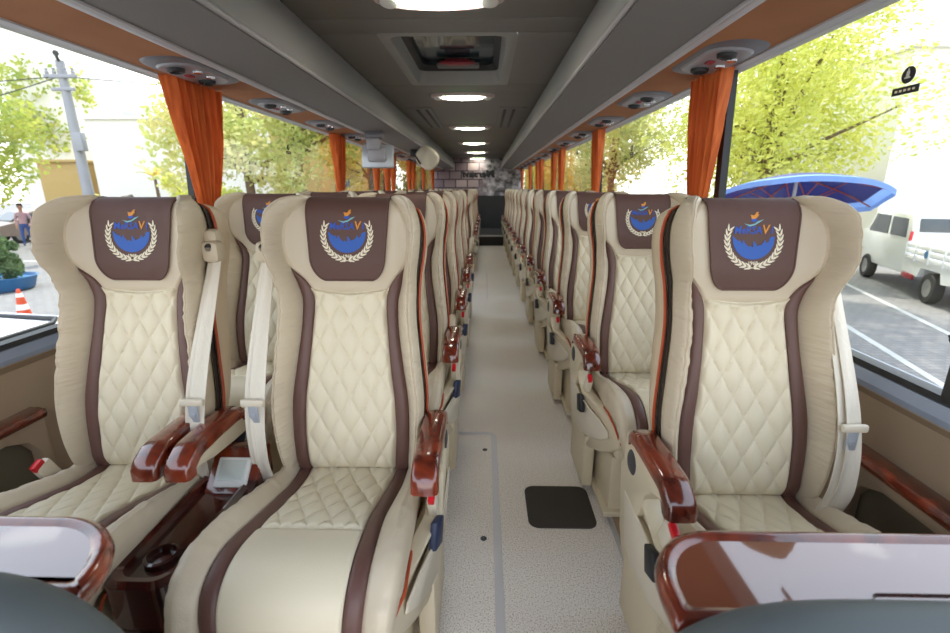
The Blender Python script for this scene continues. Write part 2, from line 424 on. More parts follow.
mb=MB(); mb.rbox((0,.33,.09),(.17,.09,.03),.012); mb.rbox((0,.28,.075),(.24,.03,.02),.008); hd=mb.build('handle','red_dark',h)
mb=MB(); mb.rbox((0,.40,.085),(.3,.10,.02),.01); mb.build('handle_plate','rack_under',h)
# ------------------------------------------------------------------ air grilles in the ceiling
for sg in (1,-1):
    g=empty('ceiling_vent',(XC+sg*.46,5.55,ZC),0,'long dark slotted air vent in the ceiling beside the %s rack'%('right' if sg>0 else 'left'),'vent','slotted ceiling vents')
    mb=MB(); mb.rbox((0,0,-.004),(.26,1.5,.012),.004); mb.build('plate','rack_under',g)
    mb=MB()
    for k in (-1,1): mb.rbox((k*.045-sg*.03,0,-.011),(.03,1.35,.006),.002)
    mb.build('slot','gap',g)
# ------------------------------------------------------------------ passenger service consoles
def console():
    r=empty('service_console',(0,0,0),0,'x','overhead console','overhead reading light consoles')
    mb=MB(); mb.grid([[(p[0],p[1],z) for p in rr(w,l,rd,0)] for w,l,rd,z in ((.108,.245,.10,.0),(.106,.24,.10,-.006),(.094,.215,.085,-.012))],True); mb.add([(p[0],p[1],-.012) for p in rr(.094,.215,.085,0)],[list(range(28))]); mb.build('housing','console',r)
    mb=MB(); mb.grid([[(p[0],p[1],z) for p in rr(w,l,rd,0)] for w,l,rd,z in ((.08,.175,.07,-.012),(.075,.17,.07,-.019))],True); mb.add([(p[0],p[1],-.019) for p in rr(.075,.17,.07,0)],[list(range(28))]); mb.build('inner_plate','console_light',r)
    for y in (-.115,.10):
        mb=MB(); mb.lathe([(.034,-.018),(.032,-.030),(.022,-.034),(.018,-.026),(.001,-.026)],c=(-.01,y,0),n=20); mb.build('air_nozzle','black',r)
    for k in range(2):
        mb=MB(); mb.lathe([(.020,-.018),(.018,-.025),(.001,-.027)],c=(.04,-.05+.09*k,0),n=14); mb.build('reading_lamp','chrome',r)
    mb=MB(); mb.rbox((-.02,-.01,-.022),(.025,.04,.008),.003); mb.build('call_button','red_dark',r)
    return r
PS=console(); first=True
rowname=['first','second','third','fourth','fifth','sixth','seventh','eighth','ninth','tenth','eleventh','twelfth']
for sg in (1,-1):
    for i in range(12):
        o=PS if first else copy_tree(PS); first=False
        x=(.860 if sg>0 else -1.215); o.location=(x,(1.94 if sg>0 else 2.10)+.83*i,ZT+.012); o.rotation_euler=(0,rad(4)*(1 if sg>0 else -1),0)
        o['label']='oval grey reading light console above the %s window, %s from the camera'%('right' if sg>0 else 'left', rowname[i])

# ------------------------------------------------------------------ curtains
def curtain(sg,y,w,label,ttop=ZT-.003,two=False):
    rows=[]; n=46
    for k in range(25):
        z=ttop-(ttop-.84)*k/24; u=(ttop-z)/(ttop-.84)
        ww=w*interp([(0,1),(.25,.84),(.5,.54),(.62,.38),(.72,.32),(.80,.40),(1,.6)],u)
        row=[]
        for j in range(n):
            s=j/(n-1)-.5
            amp=.024*(1-.3*u)
            fold=amp*sin(s*2*PI*6.5+1.1*sin(u*3))+.006*sin(s*40+u*5)
            yc=y+s*ww+.012*sin(u*4)
            x=wx(sg,z)-sg*(.045+.02*u)+fold
            row.append((x,yc,z))
        rows.append(row)
    mb=MB(); mb.grid(rows); back=[[(p[0]+sg*.004,p[1],p[2]) for p in r] for r in rows]; mb.grid(back)
    r=empty('curtain',(wx(sg,1.2)-sg*.05,y,.84),0,label,'curtain','orange window curtains'); 
    inv=Vector(r.location); mb.v=[tuple(Vector(v)-inv) for v in mb.v]
    mb.build('cloth','curtain',r)
    zt=ttop-(ttop-.84)*.72
    pts=[]; ww=w*.36
    for k in range(20):
        a=2*PI*k/20; pts.append((wx(sg,zt)-sg*.065+.03*cos(a)-inv[0], y+ww*.5*sin(a)-inv[1], zt-inv[2]))
    mb=MB(); mb.tube(pts,.008,6,closed=True); mb.build('tie_band','curtain',r)
cr=[(2.14,.30),(4.12,.26),(6.0,.26),(6.65,.24),(8.1,.26),(8.7,.24),(10.1,.26),(12.2,.40)]
for i,(y,w) in enumerate(cr):
    curtain(1,y,w,'orange gathered curtain on the right windows, %s from the camera'%(rowname[i]))
cl=[(2.27,.37),(4.40,.30),(5.9,.22),(6.55,.28),(6.98,.22),(8.45,.26),(8.95,.26),(10.4,.3),(12.2,.4)]
for i,(y,w) in enumerate(cl):
    curtain(-1,y,w,'orange gathered curtain on the left windows, %s from the camera'%(rowname[i]))

# ------------------------------------------------------------------ the seat
RT=rad(12); BZ=.445
NB=Vector((0,-cos(RT),sin(RT))); UB=Vector((0,sin(RT),cos(RT)))
XO=[(0,.190),(.08,.204),(.2,.214),(.33,.203),(.45,.192),(.55,.195),(.62,.205),(.68,.207),(.72,.199),(.75,.183),(.775,.150)]
XW=[(0,.163),(.1,.169),(.2,.168),(.3,.154),(.4,.141),(.48,.138),(.52,.147),(.56,.157),(.60,.167),(.65,.172),(.69,.168),(.72,.156),(.745,.138),(.762,.120),(.775,.108)]
XS=[(0,.126),(.1,.132),(.2,.129),(.3,.118),(.4,.109),(.5,.106),(.54,.126),(.572,.159)]
TOPT=.775
def xo(t): return sinterp(XO,t)
def xw(t): return sinterp(XW,t)
def xs(t): return min(sinterp(XS,t) if t<.572 else xw(t), xw(t))
AM=[(0,.030),(.1,.046),(.3,.054),(.48,.062),(.56,.056),(.62,.048),(.7,.044),(.775,.030)]
PR=[(0,0),(.08,.12),(.3,.58),(.5,.88),(.64,1.0),(.70,.93),(.76,1.0),(.9,.80),(1,.42)]
def nback(x,t):
    a=abs(x); n=.014*sin(PI*min(t,.48)/.48)+.018*sstep(.5,.6,t)
    n-=.006*(1-min(1,(a/.13)**2))*sstep(.05,.3,t)
    w=xw(t); o=xo(t)
    n+=.046*sstep(.115,.20,a)*sstep(.50,.62,t)*(1-.45*sstep(.70,.775,t))
    if a>w:
        q=min(1,(a-w)/(o-w)); n+=sinterp(AM,t)*sinterp(PR,q)
    n-=.007*math.exp(-((a-w)/.0045)**2)
    if t<.572: n-=.005*math.exp(-((a-xs(t))/.003)**2)
    if t>.712: 
        u=(t-.712)/(TOPT-.712); n-=.055*(1-math.sqrt(max(0,1-u*u)))
    n-=.010*math.exp(-(t/.018)**2)
    return n
def wave(x,t,sd):   # ruched leather on the wings
    return .0085*noise.noise((x*9+t*8,t*50,sd))+.0050*noise.noise((x*16,t*110,sd+4))
def pb(x,t,n):
    p=UB*t+NB*n; return (x,p.y,BZ+p.z)
def quilt(x,t,w,h,amp):
    a=x/w+t/h; b=x/w-t/h
    return amp*(abs(sin(PI*a))*abs(sin(PI*b)))**.34
# cushion path
CP=[(-.03,-.004),(.05,-.002),(.15,.022),(.26,.052),(.36,.071),(.42,.067),(.464,.042),(.487,.002),(.493,-.05),(.485,-.11)]
def cpath():
    pts=[]
    tabf=[(i,p[0]) for i,p in enumerate(CP)]; tabz=[(i,p[1]) for i,p in enumerate(CP)]
    m=90
    for k in range(m+1):
        i=k*(len(CP)-1)/m; pts.append((sinterp(tabf,i),sinterp(tabz,i)))
    out=[]; s=0
    for k,p in enumerate(pts):
        if k: s+=math.hypot(p[0]-pts[k-1][0],p[1]-pts[k-1][1])
        q=pts[min(k+1,m)]; r=pts[max(k-1,0)]; d=(q[0]-r[0],q[1]-r[1]); l=math.hypot(*d)
        out.append((s,p[0],p[1],-d[1]/l,d[0]/l))
    return out
CPT=cpath(); SL=CPT[-1][0]
def cfr(s):
    for a,b in zip(CPT,CPT[1:]):
        if s<=b[0]:
            u=(s-a[0])/max(1e-9,b[0]-a[0]); return [a[i]+(b[i]-a[i])*u for i in range(1,5)]
    return CPT[-1][1:]
CXO=[(0,.198),(.1,.210),(.3,.220),(.45,.226),(.55,.218),(.63,.200),(.70,.18)]
CXW=[(0,.161),(.15,.156),(.28,.153),(.42,.160),(.52,.160),(.70,.145)]
CXS=[(0,.127),(.15,.120),(.28,.117),(.42,.122),(.52,.122),(.70,.110)]
def cxo(s): return sinterp(CXO,s)
def cxw(s): return sinterp(CXW,s)
def cxs(s): return sinterp(CXS,s)
def ncush(x,s):
    a=abs(x); w=cxw(s); o=cxo(s); n=0
    n+=.010*(1-(min(a,.13)/.13)**2)*sstep(.34,.47,s)
    if a>w:
        q=min(1,(a-w)/(o-w)); n+=.026*sinterp([(0,0),(.1,.15),(.5,.9),(.66,1),(.70,.86),(.74,1),(.9,.6),(1,-.1)],q)*(1-.35*sstep(.3,.5,s))
    n-=.006*math.exp(-((a-w)/.004)**2); n-=.005*math.exp(-((a-cxs(s))/.003)**2)
    n-=.006*math.exp(-((s-.345)/.004)**2) if a<cxs(s) else 0
    return n
def pc(x,s,n):
    f,z,nf,nz=cfr(s); return (x,-(f+n*nf),BZ+z+n*nz)
def lin(a,b,n): return [a+(b-a)*k/(n-1) for k in range(n)]

def seat_parts(root, arms, belt, aisle, lever_col):
    """arms: sides with an armrest; belt side; aisle: side of the moulded panel"""
    # backrest: bolsters, wings and headrest as one upholstered piece
    mb=MB(); T=lin(0,TOPT,84)
    for sg in (-1,1):
        rows=[]
        for t in T:
            row=[]
            for q in lin(0,1,31):
                x=xw(t)+(xo(t)-xw(t))*q; row.append(pb(sg*x,t,nback(x,t)+wave(sg*x,t,sg*3)*sstep(.20,.34,t)*(1-.35*sstep(.55,.65,t))*min(1,q*4)))
            x=xo(t); n1=nback(x,t)
            for u in (.12,.3,.55,.8,1): row.append(pb(sg*(x-.004*u*u*3+.003*sin(PI*u)),t,n1+(-.018-n1)*u))
            rows.append(row)
        mb.grid(rows, mi=1)
    T2=[t for t in T if t>.50]; T2=[.508]+T2
    rows=[]
    for t in T2:
        rows.append([pb(x,t,nback(x,t)-(.006 if t<.512 else 0)) for x in lin(-xs(t),xs(t),45)])
    top=[pb(x,TOPT,n) for x,n in [(x,nback(x,TOPT)) for x in lin(-xs(TOPT),xs(TOPT),31)]]
    mb.grid(rows,mi=0)
    mb.grid([[pb(x,TOPT,nback(x,TOPT)) for x in lin(-xo(TOPT),xo(TOPT),31)],[pb(x,TOPT+.001,-.055) for x in lin(-xo(TOPT),xo(TOPT),31)]],mi=0)
    mb.build('backrest',['leather','leather_wing'],root)
    # stripes
    for sg in (-1,1):
        rows=[[pb(sg*(xs(t)+(xw(t)-xs(t))*q),t,nback(xs(t)+(xw(t)-xs(t))*q,t)+.003*sin(PI*q)) for q in lin(0,1,8)] for t in lin(0,.571,60)]
        MB().grid(rows).build('trim_stripe','brown',root)
    # quilted centre
    rows=[]
    for t in lin(.004,.527,150):
        r=[]
        for q in lin(-1,1,79):
            x=q*xs(t); te=min(t, .523-.016*(1-q*q)+ (0)); 
            tt=.004+(t-.004)*(.523-.016*(1-q*q)-.004)/.523
            edge=sstep(0,.012,xs(t)-abs(x))*sstep(0,.012,.519-t+.008)*sstep(0,.01,t)
            r.append(pb(x,tt,nback(x,tt)-.002+quilt(x,tt,  .060,.106,.0100)*edge+(.005*sstep(.49,.527,t)*(0 if t>.52 else 1))))
        rows.append(r)
    MB().grid(rows).build('quilted_panel','cream',root)
    # headrest cover, draped over the top
    def chw(t): 
        base=.103+.012*sstep(.55,.76,t)
        if t<.60: base-=.045*(1-math.sqrt(max(0,1-((.60-t)/.061)**2)))
        return base
    def cn(x,t,e=.0065):
        return nback(min(abs(x),.125),t)+e
    rows=[]
    for t in [.540+(TOPT-.540)*u_**1.7 for u_ in lin(0,1,54)]:
        rows.append([pb(q*chw(t),t,cn(q*chw(t),t)+.0012*noise.noise((q*3,t*14,2))) for q in lin(-1,1,31)])
    for n,dt in ((-.055,.002),(-.075,.003),(-.10,-.006),(-.124,-.05),(-.127,-.12)):
        rows.append([pb(q*.116,TOPT+dt,n) for q in lin(-1,1,31)])
    edge=[[Vector(r[0]) for r in rows],[Vector(r[-1]) for r in rows]]
    m=MB().grid(rows)
    # hem roll around the front edge
    hem=[Vector(r[0]) for r in rows[:54:2]][::-1]+[Vector(p) for p in rows[0][1:-1:2]]+[Vector(r[-1]) for r in rows[:54:2]]
    m.tube([p+NB*-.001 for p in hem],.0032,6)
    cov=m.build('headrest_cover','cover',root)
    # emblem
    m=MB()
    def onc(x,t,e): return pb(x,t,cn(x,t,.0065+e))
    ct=.662; R=.0665
    def leaf(x,t,ang,l,w,mi):
        vs=[]; n=10
        for k in range(n):
            a=2*PI*k/n; u=cos(a)*l/2; v=sin(a)*w/2*(1-.35*cos(a))
            vs.append(onc(x+u*cos(ang)-v*sin(ang), t+u*sin(ang)+v*cos(ang), .0012))
        m.add(vs,[list(range(n))],mi)
    for sg in (-1,1):
        for k in range(11):
            a=rad(-80+k*10.6); dirn=a+PI/2
            for s2,off in ((1,-.0046),(-1,.0046)):
                aa=dirn+s2*.42; px=R*cos(a)+cos(a)*off; pt=ct+R*sin(a)+sin(a)*off
                if sg<0: leaf(-px,pt,PI-aa,.0180,.0046,0)
                else: leaf(px,pt,aa,.0180,.0046,0)
        # stalk of each branch, crossing below
        st=[(sg*(R*cos(rad(q))),ct+R*sin(rad(q))) for q in range(-84,16,8)]; st=[(-sg*.010,ct-R-.006)]+st
        for (xa_,ta_),(xb_,tb_) in zip(st,st[1:]):
            d=Vector((xb_-xa_,tb_-ta_)).normalized(); nx,nt_=-d.y*.0006,d.x*.0006
            m.add([onc(xa_-nx,ta_-nt_,.0013),onc(xb_-nx,tb_-nt_,.0013),onc(xb_+nx,tb_+nt_,.0013),onc(xa_+nx,ta_+nt_,.0013)],[(0,1,2,3)],0)
    # blue bowl of the emblem with a skyline edge
    rb=.053; cols=48; rnd=random.Random(3); cb0=ct+.005
    hts=[]; hcur=0
    for j in range(cols+1):
        if j%2==0: hcur=rnd.choice((0,.004,.010,.016,.003,.008))
        u=abs(j/cols*2-1); hts.append(-.026*(1-u*u)**1.0+hcur*.9*(1-u*.6)+.003)
    for j in range(cols):
        x0=-rb+2*rb*j/cols; x1=-rb+2*rb*(j+1)/cols
        b0=-math.sqrt(max(0,rb*rb-x0*x0)); b1=-math.sqrt(max(0,rb*rb-x1*x1))
        tp=hts[j]; segs=4
        for q in range(segs):
            z0=[b+(tp-b)*q/segs for b in (b0,b1)]; z1=[b+(tp-b)*(q+1)/segs for b in (b0,b1)]
            if tp>min(b0,b1): m.add([onc(x0,cb0+z0[0],.001),onc(x1,cb0+z0[1],.001),onc(x1,cb0+z1[1],.001),onc(x0,cb0+z1[0],.001)],[(0,1,2,3)],1)
    for body,x0,wd,mi,hh in (('MeRSA',-.049,.070,2,.0195),('V',.022,.019,3,.0225),('i',.043,.0055,2,.019)):
        vs,fs=text_mesh(body,.03,shear=.12,offset=.0006)
        xa_=min(v.x for v in vs); xb_=max(v.x for v in vs); ya_=min(v.y for v in vs); yb_=max(v.y for v in vs)
        m.add([onc(x0+(v.x-xa_)/(xb_-xa_)*wd,ct+.0145+(v.y-ya_)/(yb_-ya_)*hh,.0014) for v in vs],fs,mi)
    vs,fs=text_mesh('1968',.016,offset=.0004)
    m.add([onc(v.x*.8,ct-.0575+v.y*.75,.0020) for v in vs],fs,0)
    def poly(pts,mi): m.add([onc(x,ct+t,.0014) for x,t in pts],[list(range(len(pts)))],mi)
    poly([(-.006,.050),(.004,.052),(.013,.062),(.005,.064),(-.001,.060),(-.009,.062)],3)
    poly([(.001,.060),(.006,.068),(.012,.069),(.009,.061)],3)
    poly([(-.009,.047),(0,.043),(.009,.048),(.004,.052),(-.005,.051)],2)
    poly([(-.026,.040),(-.010,.037),(.002,.040),(.010,.046),(.024,.050),(.012,.042),(.002,.036),(-.010,.033)],4)
    m.build('emblem',['wreath','emb_blue','emb_text','emb_orange','emb_cyan'],cov,smooth=False,merge=1e-7)
    # outline for gasket, piping and shell
    out=[(xo(t)*1.0,t) for t in lin(0,TOPT-.012,40)]+[(xo(TOPT)*q,TOPT-.0) for q in (.95,.6,.3)]
    loop=out+[(0,TOPT)]+[(-x,t) for x,t in out[::-1]]
    def ring(sc,n,taper=True,dt=0,tmax=TOPT-.018):
        return [pb(x*sc,min(t,tmax)+dt*min(1,t/.5),n if not taper else n*(.35+.65*sstep(0,.42,t))) for x,t in loop]
    MB().grid([ring(.985,-.012,False),ring(.975,-.034,False)]).build('gasket_band','gap',root)
    MB().tube(ring(1.015,-.036,False,-.004),.0042,6).build('piping','orange_pipe',root)
    mb=MB(); rows=[ring(1.0,-.034,False),ring(1.015,-.040,False),ring(1.03,-.065,True),ring(1.015,-.105,True),ring(.95,-.125,True),ring(.6,-.13,True,-.02),ring(.02,-.13,True,-.03)]
    for r in rows[2:]:
        pass
    mb.grid(rows); mb.build('back_shell','shell',root)
    # cushion
    S=lin(0,SL,78)
    for sg in (-1,1):
        rows=[]; mb=MB()
        for s in S:
            row=[]
            for q in lin(0,1,15):
                x=cxw(s)+(cxo(s)-cxw(s))*q; row.append(pc(sg*x,s,ncush(x,s)+.5*wave(sg*x,s,sg+8)*min(1,q*4)))
            x=cxo(s); n1=ncush(x,s); dp=-.085 if s<.3 else -.085+.03*sstep(.3,.6,s)
            for u in (.1,.3,.6,1): row.append(pc(sg*(x+.004*sin(PI*u)-.006*u),s,n1+(dp-n1)*u))
            rows.append(row)
        mb.grid(rows); mb.build('cushion_bolster','leather',root)
    for sg in (-1,1):
        rows=[[pc(sg*(cxs(s)+(cxw(s)-cxs(s))*q),s,ncush(cxs(s)+(cxw(s)-cxs(s))*q,s)+.0025*sin(PI*q)) for q in lin(0,1,8)] for s in S]
        MB().grid(rows).build('trim_stripe','brown',root)
    rows=[]
    for s in lin(0,.345,110):
        r=[]
        for q in lin(-1,1,79):
            x=q*cxs(s); edge=sstep(0,.012,cxs(s)-abs(x))*sstep(0,.012,.345-s)
            r.append(pc(x,s,ncush(x,s)-.002+quilt(x,s-.04,.060,.106,.0095)*edge))
        rows.append(r)
    for s in lin(.346,SL,50):
        rows.append([pc(q*cxs(s),s,ncush(q*cxs(s),s)+.003*sstep(.345,.36,s)) for q in lin(-1,1,79)])
    MB().grid(rows).build('seat_cushion','cream',root)
    # red-brown piping below the cushion
    lp=[pc(cxo(s)*1.0,s,-.070) for s in lin(.03,SL-.02,26)]
    pts=lp+[(q*.17,-.482,BZ-.115) for q in (1,.5,0,-.5,-1)]+[(-p[0],p[1],p[2]) for p in lp[::-1]]
    MB().tube(pts,.0038,6).build('cushion_piping','orange_pipe',root)
    # base
    mb=MB(); mb.rbox((0,-.21,.335),(.39,.42,.13),.02); mb.rbox((0,-.17,.125),(.38,.34,.25),.02); mb.rbox((0,-.17,.012),(.42,.38,.024),.006)
    mb.build('seat_base','plastic',root)
    # armrests
    for sg,off,dz,fr in arms:
        xa=sg*off
        prof=[(.060,.588),(.048,.602),(.01,.608),(-.06,.610),(fr+.065,.608),(fr+.045,.604),(fr+.014,.586),(fr,.566),(fr-.002,.542)]
        prof=[(y,z+dz) for y,z in prof]
        rows=[]; w=.0335
        nrm=[(0.3,.95),(.1,1),(0,1),(0,1),(0,1),(-.30,.95),(-.68,.73),(-.97,.2),(-1,0)]
        for (y,z),(ny,nz) in zip(prof,nrm):
            sec=[(-w,-.030),(-w,-.012),(-w*.93,-.003),(-w*.7,.0025),(0,.004),(w*.7,.0025),(w*.93,-.003),(w,-.012),(w,-.030)]
            rows.append([(xa+sx_,y+ny*sz,z+nz*sz) for sx_,sz in sec])
        mb=MB(); mb.grid(rows,True); mb.add(rows[0],[list(range(9))]); mb.add(rows[-1],[list(range(9))])
        cap=mb.build('armrest_cap','wood',None)
        body=[(.09,.578),(.05,.584),(fr+.07,.580),(fr+.044,.568),(fr+.038,.550),(-.15,.546),(-.11,.530),(-.075,.495),(-.055,.44),(-.03,.40),(.07,.40),(.10,.47)]
        if off in (.358,.174): body=body[:6]+[(-.10,.535),(.0,.525),(.09,.52)]
        body=[(y,z+(dz if z>.45 else 0)) for y,z in body]
        mb=MB(); mb.prism(body,0,xa-.027,xa+.027); arm=mb.build('armrest','plastic',root,bevel=.005); cap.parent=arm
        mb=MB(); q=1 if sg>0 else -1
        mb.lathe([(.001,q*.031),(.026,q*.031),(.033,q*.027),(.035,q*.02),(.035,-q*.02)],c=(xa,.030,.520+dz),n=28,axis='x')
        mb.build('pivot_disc','dark_disc',arm)
    # side panel on the aisle side with recline lever
    sg=aisle; xa=sg*.262
    if aisle:
        def taper(mb):
            mb.v=[(v[0]-sg*(max(0,-v[1]-.16)**1.25*.42+max(0,.36-v[2])*.12),v[1],v[2]) for v in mb.v]; return mb
        pan=[(.13,.46),(.09,.52),(-.05,.52),(-.085,.47),(-.12,.452),(-.18,.444),(-.24,.438),(-.30,.434),(-.36,.428),(-.41,.405),(-.435,.37),(-.42,.33),(-.37,.29),(-.30,.25),(-.22,.215),(-.10,.18),(.02,.16),(.11,.16),(.13,.25)]
        pn=taper(MB().prism(pan,0,xa-.026,xa+.016 if sg>0 else xa+.026) if sg>0 else MB().prism(pan,0,xa-.016,xa+.026)).build('side_panel','plastic',root,bevel=.007)
        pan2=[(.06,.42),(-.08,.415),(-.16,.408),(-.24,.40),(-.31,.392),(-.365,.37),(-.37,.345),(-.32,.31),(-.24,.275),(-.14,.245),(-.0,.225),(.06,.25)]
        taper(MB().prism(pan2,0,xa+sg*.014,xa+sg*.021)).build('moulded_inset','plastic_light',pn,bevel=.003)
        ly=-.215 if sg>0 else -.16; lz=.42 if sg>0 else .385
        taper(MB().rbox((xa+sg*.020,ly,lz),(.020,.048,.070),.005,rot=Matrix.Rotation(rad(-14),4,'X'))).build('recline_lever',lever_col,pn)
        mb=MB(); mb.rbox((xa-sg*.030,-.04,.12),(.05,.26,.24),.012); mb.build('leg_cover','plastic',root)
    # buckle with red button
    bs=aisle if aisle else -belt
    bx0=.258 if aisle else .222; by0=-.175 if aisle else -.07
    m=MB(); m.rbox((bs*bx0,by0,.475),(.024,.045,.075),.008,rot=Matrix.Rotation(rad(25),4,'X')); bk=m.build('belt_buckle','plastic_light',root)
    m=MB(); m.rbox((bs*bx0,by0-.022,.507),(.017,.032,.022),.004,rot=Matrix.Rotation(rad(25),4,'X')); m.build('red_button','red',bk)
    # belt
    if belt:
        bx=belt*{'cw':.226,'ww':.214,'sw':.196}[('c' if len(arms)>1 else 's' if aisle else 'w')+'w']; pts=[]
        P0=Vector((bx+belt*.010,.130,1.035)); P1=Vector((bx+belt*.006,-.034,.72)); P2=Vector((bx+belt*.002,-.072,.54)); P3=Vector((bx-belt*.006,-.05,.42))
        ctrl=[(0,P0),(1,P1),(2,P2),(3,P3)]
        def cb(u): return Vector([sinterp([(i,p[k]) for i,p in ctrl],u) for k in range(3)])
        rows=[]
        m=MB()
        for off,ww,dy in ((-.006,.014,0),(.006,.014,-.006)):
            rows=[]
            for k in range(31):
                u=3*k/30; c=cb(u)
                wk=1+.35*min(1,u); rows.append([(c.x+off*wk+s*ww*wk,c.y+dy-.004*cos(s*2+u*2),c.z) for s in lin(-1,1,7)]+[(c.x+off*wk+s*ww*wk,c.y+dy+.0025-.004*cos(s*2+u*2),c.z) for s in lin(1,-1,7)])
            m.grid(rows,True)
        bl=m.build('seat_belt','belt',root)
        c=cb(1.25); m=MB(); m.rbox((c.x,c.y-.012,c.z+.02),(.062,.014,.020),.006); tg=m.build('belt_tongue','plastic_light',bl)
        m=MB(); m.rbox((c.x,c.y-.012,c.z-.012),(.026,.004,.05),.002); m.rbox((c.x,c.y-.015,c.z-.018),(.013,.003,.014),.001); m.build('tongue_plate','silver',bl)
        m=MB(); m.rbox((P0.x,P0.y-.005,P0.z+.015),(.052,.05,.06),.016); m.rbox((P0.x-belt*.012,P0.y+.02,P0.z+.05),(.05,.05,.05),.018)
        gd=m.build('belt_guide','leather',root)
        m=MB(); m.lathe([(.001,-.030),(.010,-.030),(.012,-.026),(.012,0)],c=(P0.x,P0.y,P0.z+.028),n=16,axis='y'); m.build('guide_knob','black',gd)
def new_seat(kind):
    root=empty('bus_seat',(0,0,.03),0,'x','seat')
    if kind=='centre': seat_parts(root,((1,.247,.006,-.245),(-1,.358,.012,-.215)),-1,1,'blue_plastic')
    if kind=='window': seat_parts(root,((1,.174,.012,-.215),),1,0,'black')
    if kind=='single': seat_parts(root,((-1,.254,.006,-.220),),1,-1,'black')
    return root
YL,YR,PITCH = 1.14,1.04,.825
leftY=[YL+PITCH*i for i in range(5)]+[7.1+PITCH*i for i in range(6)]
rightY=[YR+PITCH*i for i in range(13)]
rows_named=['front','second','third','fourth','fifth','sixth','seventh','eighth','ninth','tenth','eleventh','twelfth','thirteenth']
for kind,X,ys,ph,grp in (('centre',-.375,leftY,'aisle-side seat of the left pairs','aisle seats of the left pairs'),('window',-.971,leftY,'window-side seat of the left pairs','window seats of the left pairs'),('single',.663,rightY,'single seat right of the aisle','single seats right of the aisle')):
    src=new_seat(kind)
    for i,y in enumerate(ys):
        o=src if i==0 else copy_tree(src)
        o.location=(X,y,.03); o.scale=(.972,1,1)
        n=rows_named[i]
        if i==0: lab={'centre':'large beige and cream quilted aisle-side seat in the front row of the left pairs','window':'beige and cream quilted seat by the left window in the front row','single':'front beige and cream quilted single seat right of the aisle by the pickup window'}[kind]
        else: lab='beige quilted leather %s, %s row from the camera'%(ph,n)
        o['label']=lab; o['group']=grp
# ------------------------------------------------------------------ wall armrests beside the front rows
def wall_arm(sg,y,lab):
    X=XR if sg>0 else XL
    r=empty('wall_armrest',(X,y,.30),0,lab,'armrest','armrests on the side walls')
    def q(mb): mb.v=[(v[0]*sg,v[1],v[2]-.30) for v in mb.v]; return mb
    mb=MB(); mb.prism([(-.05,.560),(-.055,.575),(-.05,.588),(-.03,.592),(.0,.592),(.0,.555)],1,-.80,0.06); q(mb).build('armrest_cap','wood',r,bevel=.003)
    body=[(-.8,.56),(.055,.56),(.055,.28),(.02,.28),(.02,.46),(-.01,.505),(-.07,.53),(-.70,.53),(-.75,.50),(-.76,.45),(-.76,.28),(-.8,.28)]
    mb=MB(); mb.prism(body,0,-.045,0.002); q(mb).build('panel','side_panel',r,bevel=.006)
    mb=MB(); mb.prism([(.025,.28),(.025,.535),(-.765,.535),(-.765,.28)],0,-.010,-.002); q(mb).build('recess','recess',r)
for sg,ys in ((1,[1.06]),(-1,[1.22])):
    for k,y in enumerate(ys): wall_arm(sg,y,'wood-capped armrest on the %s wall beside the front window seat'%('right' if sg>0 else 'left'))
# ------------------------------------------------------------------ floor things
p=empty('floor_pad',(.308,1.605,0),0,'black rounded rubber pad set in the aisle floor','floor pad')
mb=MB(); mb.grid([rr(.132,.127,.04,.0),rr(.132,.127,.04,.004),rr(.124,.119,.035,.007)],True); mb.add(rr(.124,.119,.035,.007),[list(range(28))]); mb.build('cover','pad',p)
mb=MB(); mb.tube([(.118,.02,.007),(.128,.02,.009),(.128,-.01,.009),(.118,-.01,.007)],.003,6); mb.build('pull_ring','dark_disc',p)
fh=empty('floor_hatch',(-.078,1.0,0),0,'floor access hatch edged by a metal strip left in the aisle','floor hatch')
w=.014; xa=.145; yt=1.19
path=[(-.5,yt),(xa-.05,yt),(xa-.035,yt-.003),(xa-.015,yt-.014),(xa-.003,yt-.032),(xa,yt-.055),(xa,-2.2)]
inn=[(-.5,yt-2*w),(xa-.05,yt-2*w),(xa-.04,yt-2*w-.002),(xa-.03,yt-2*w-.008),(xa-2*w-.001,yt-.042),(xa-2*w,yt-.06),(xa-2*w,-2.2)]
mb=MB(); mb.grid([[(x,y,.0022) for x,y in path],[(x,y,.0022) for x,y in inn]]); mb.grid([[(x,y,.0022) for x,y in path],[(x+.001,y+.001,0) for x,y in path]]); mb.build('edge_strip','alu',fh)
mb=MB()
mb.tube([(xa,-2.2,.001),(xa,1.1,.001)],.0008,4)
for (x,y) in ((.085,1.02),(.080,.42)):
    m2=MB(); m2.lathe([(.001,.003),(.009,.0032),(.012,.001),(.012,0)],c=(x,y,0),n=16); m2.build('screw_cap','dark_disc',fh)
s=tag(plane_box('far_floor_strip','alu',.028,.040,5.2,7.1,0,.0022),'thin metal joint strip in the aisle floor towards the rear','floor strip'); 
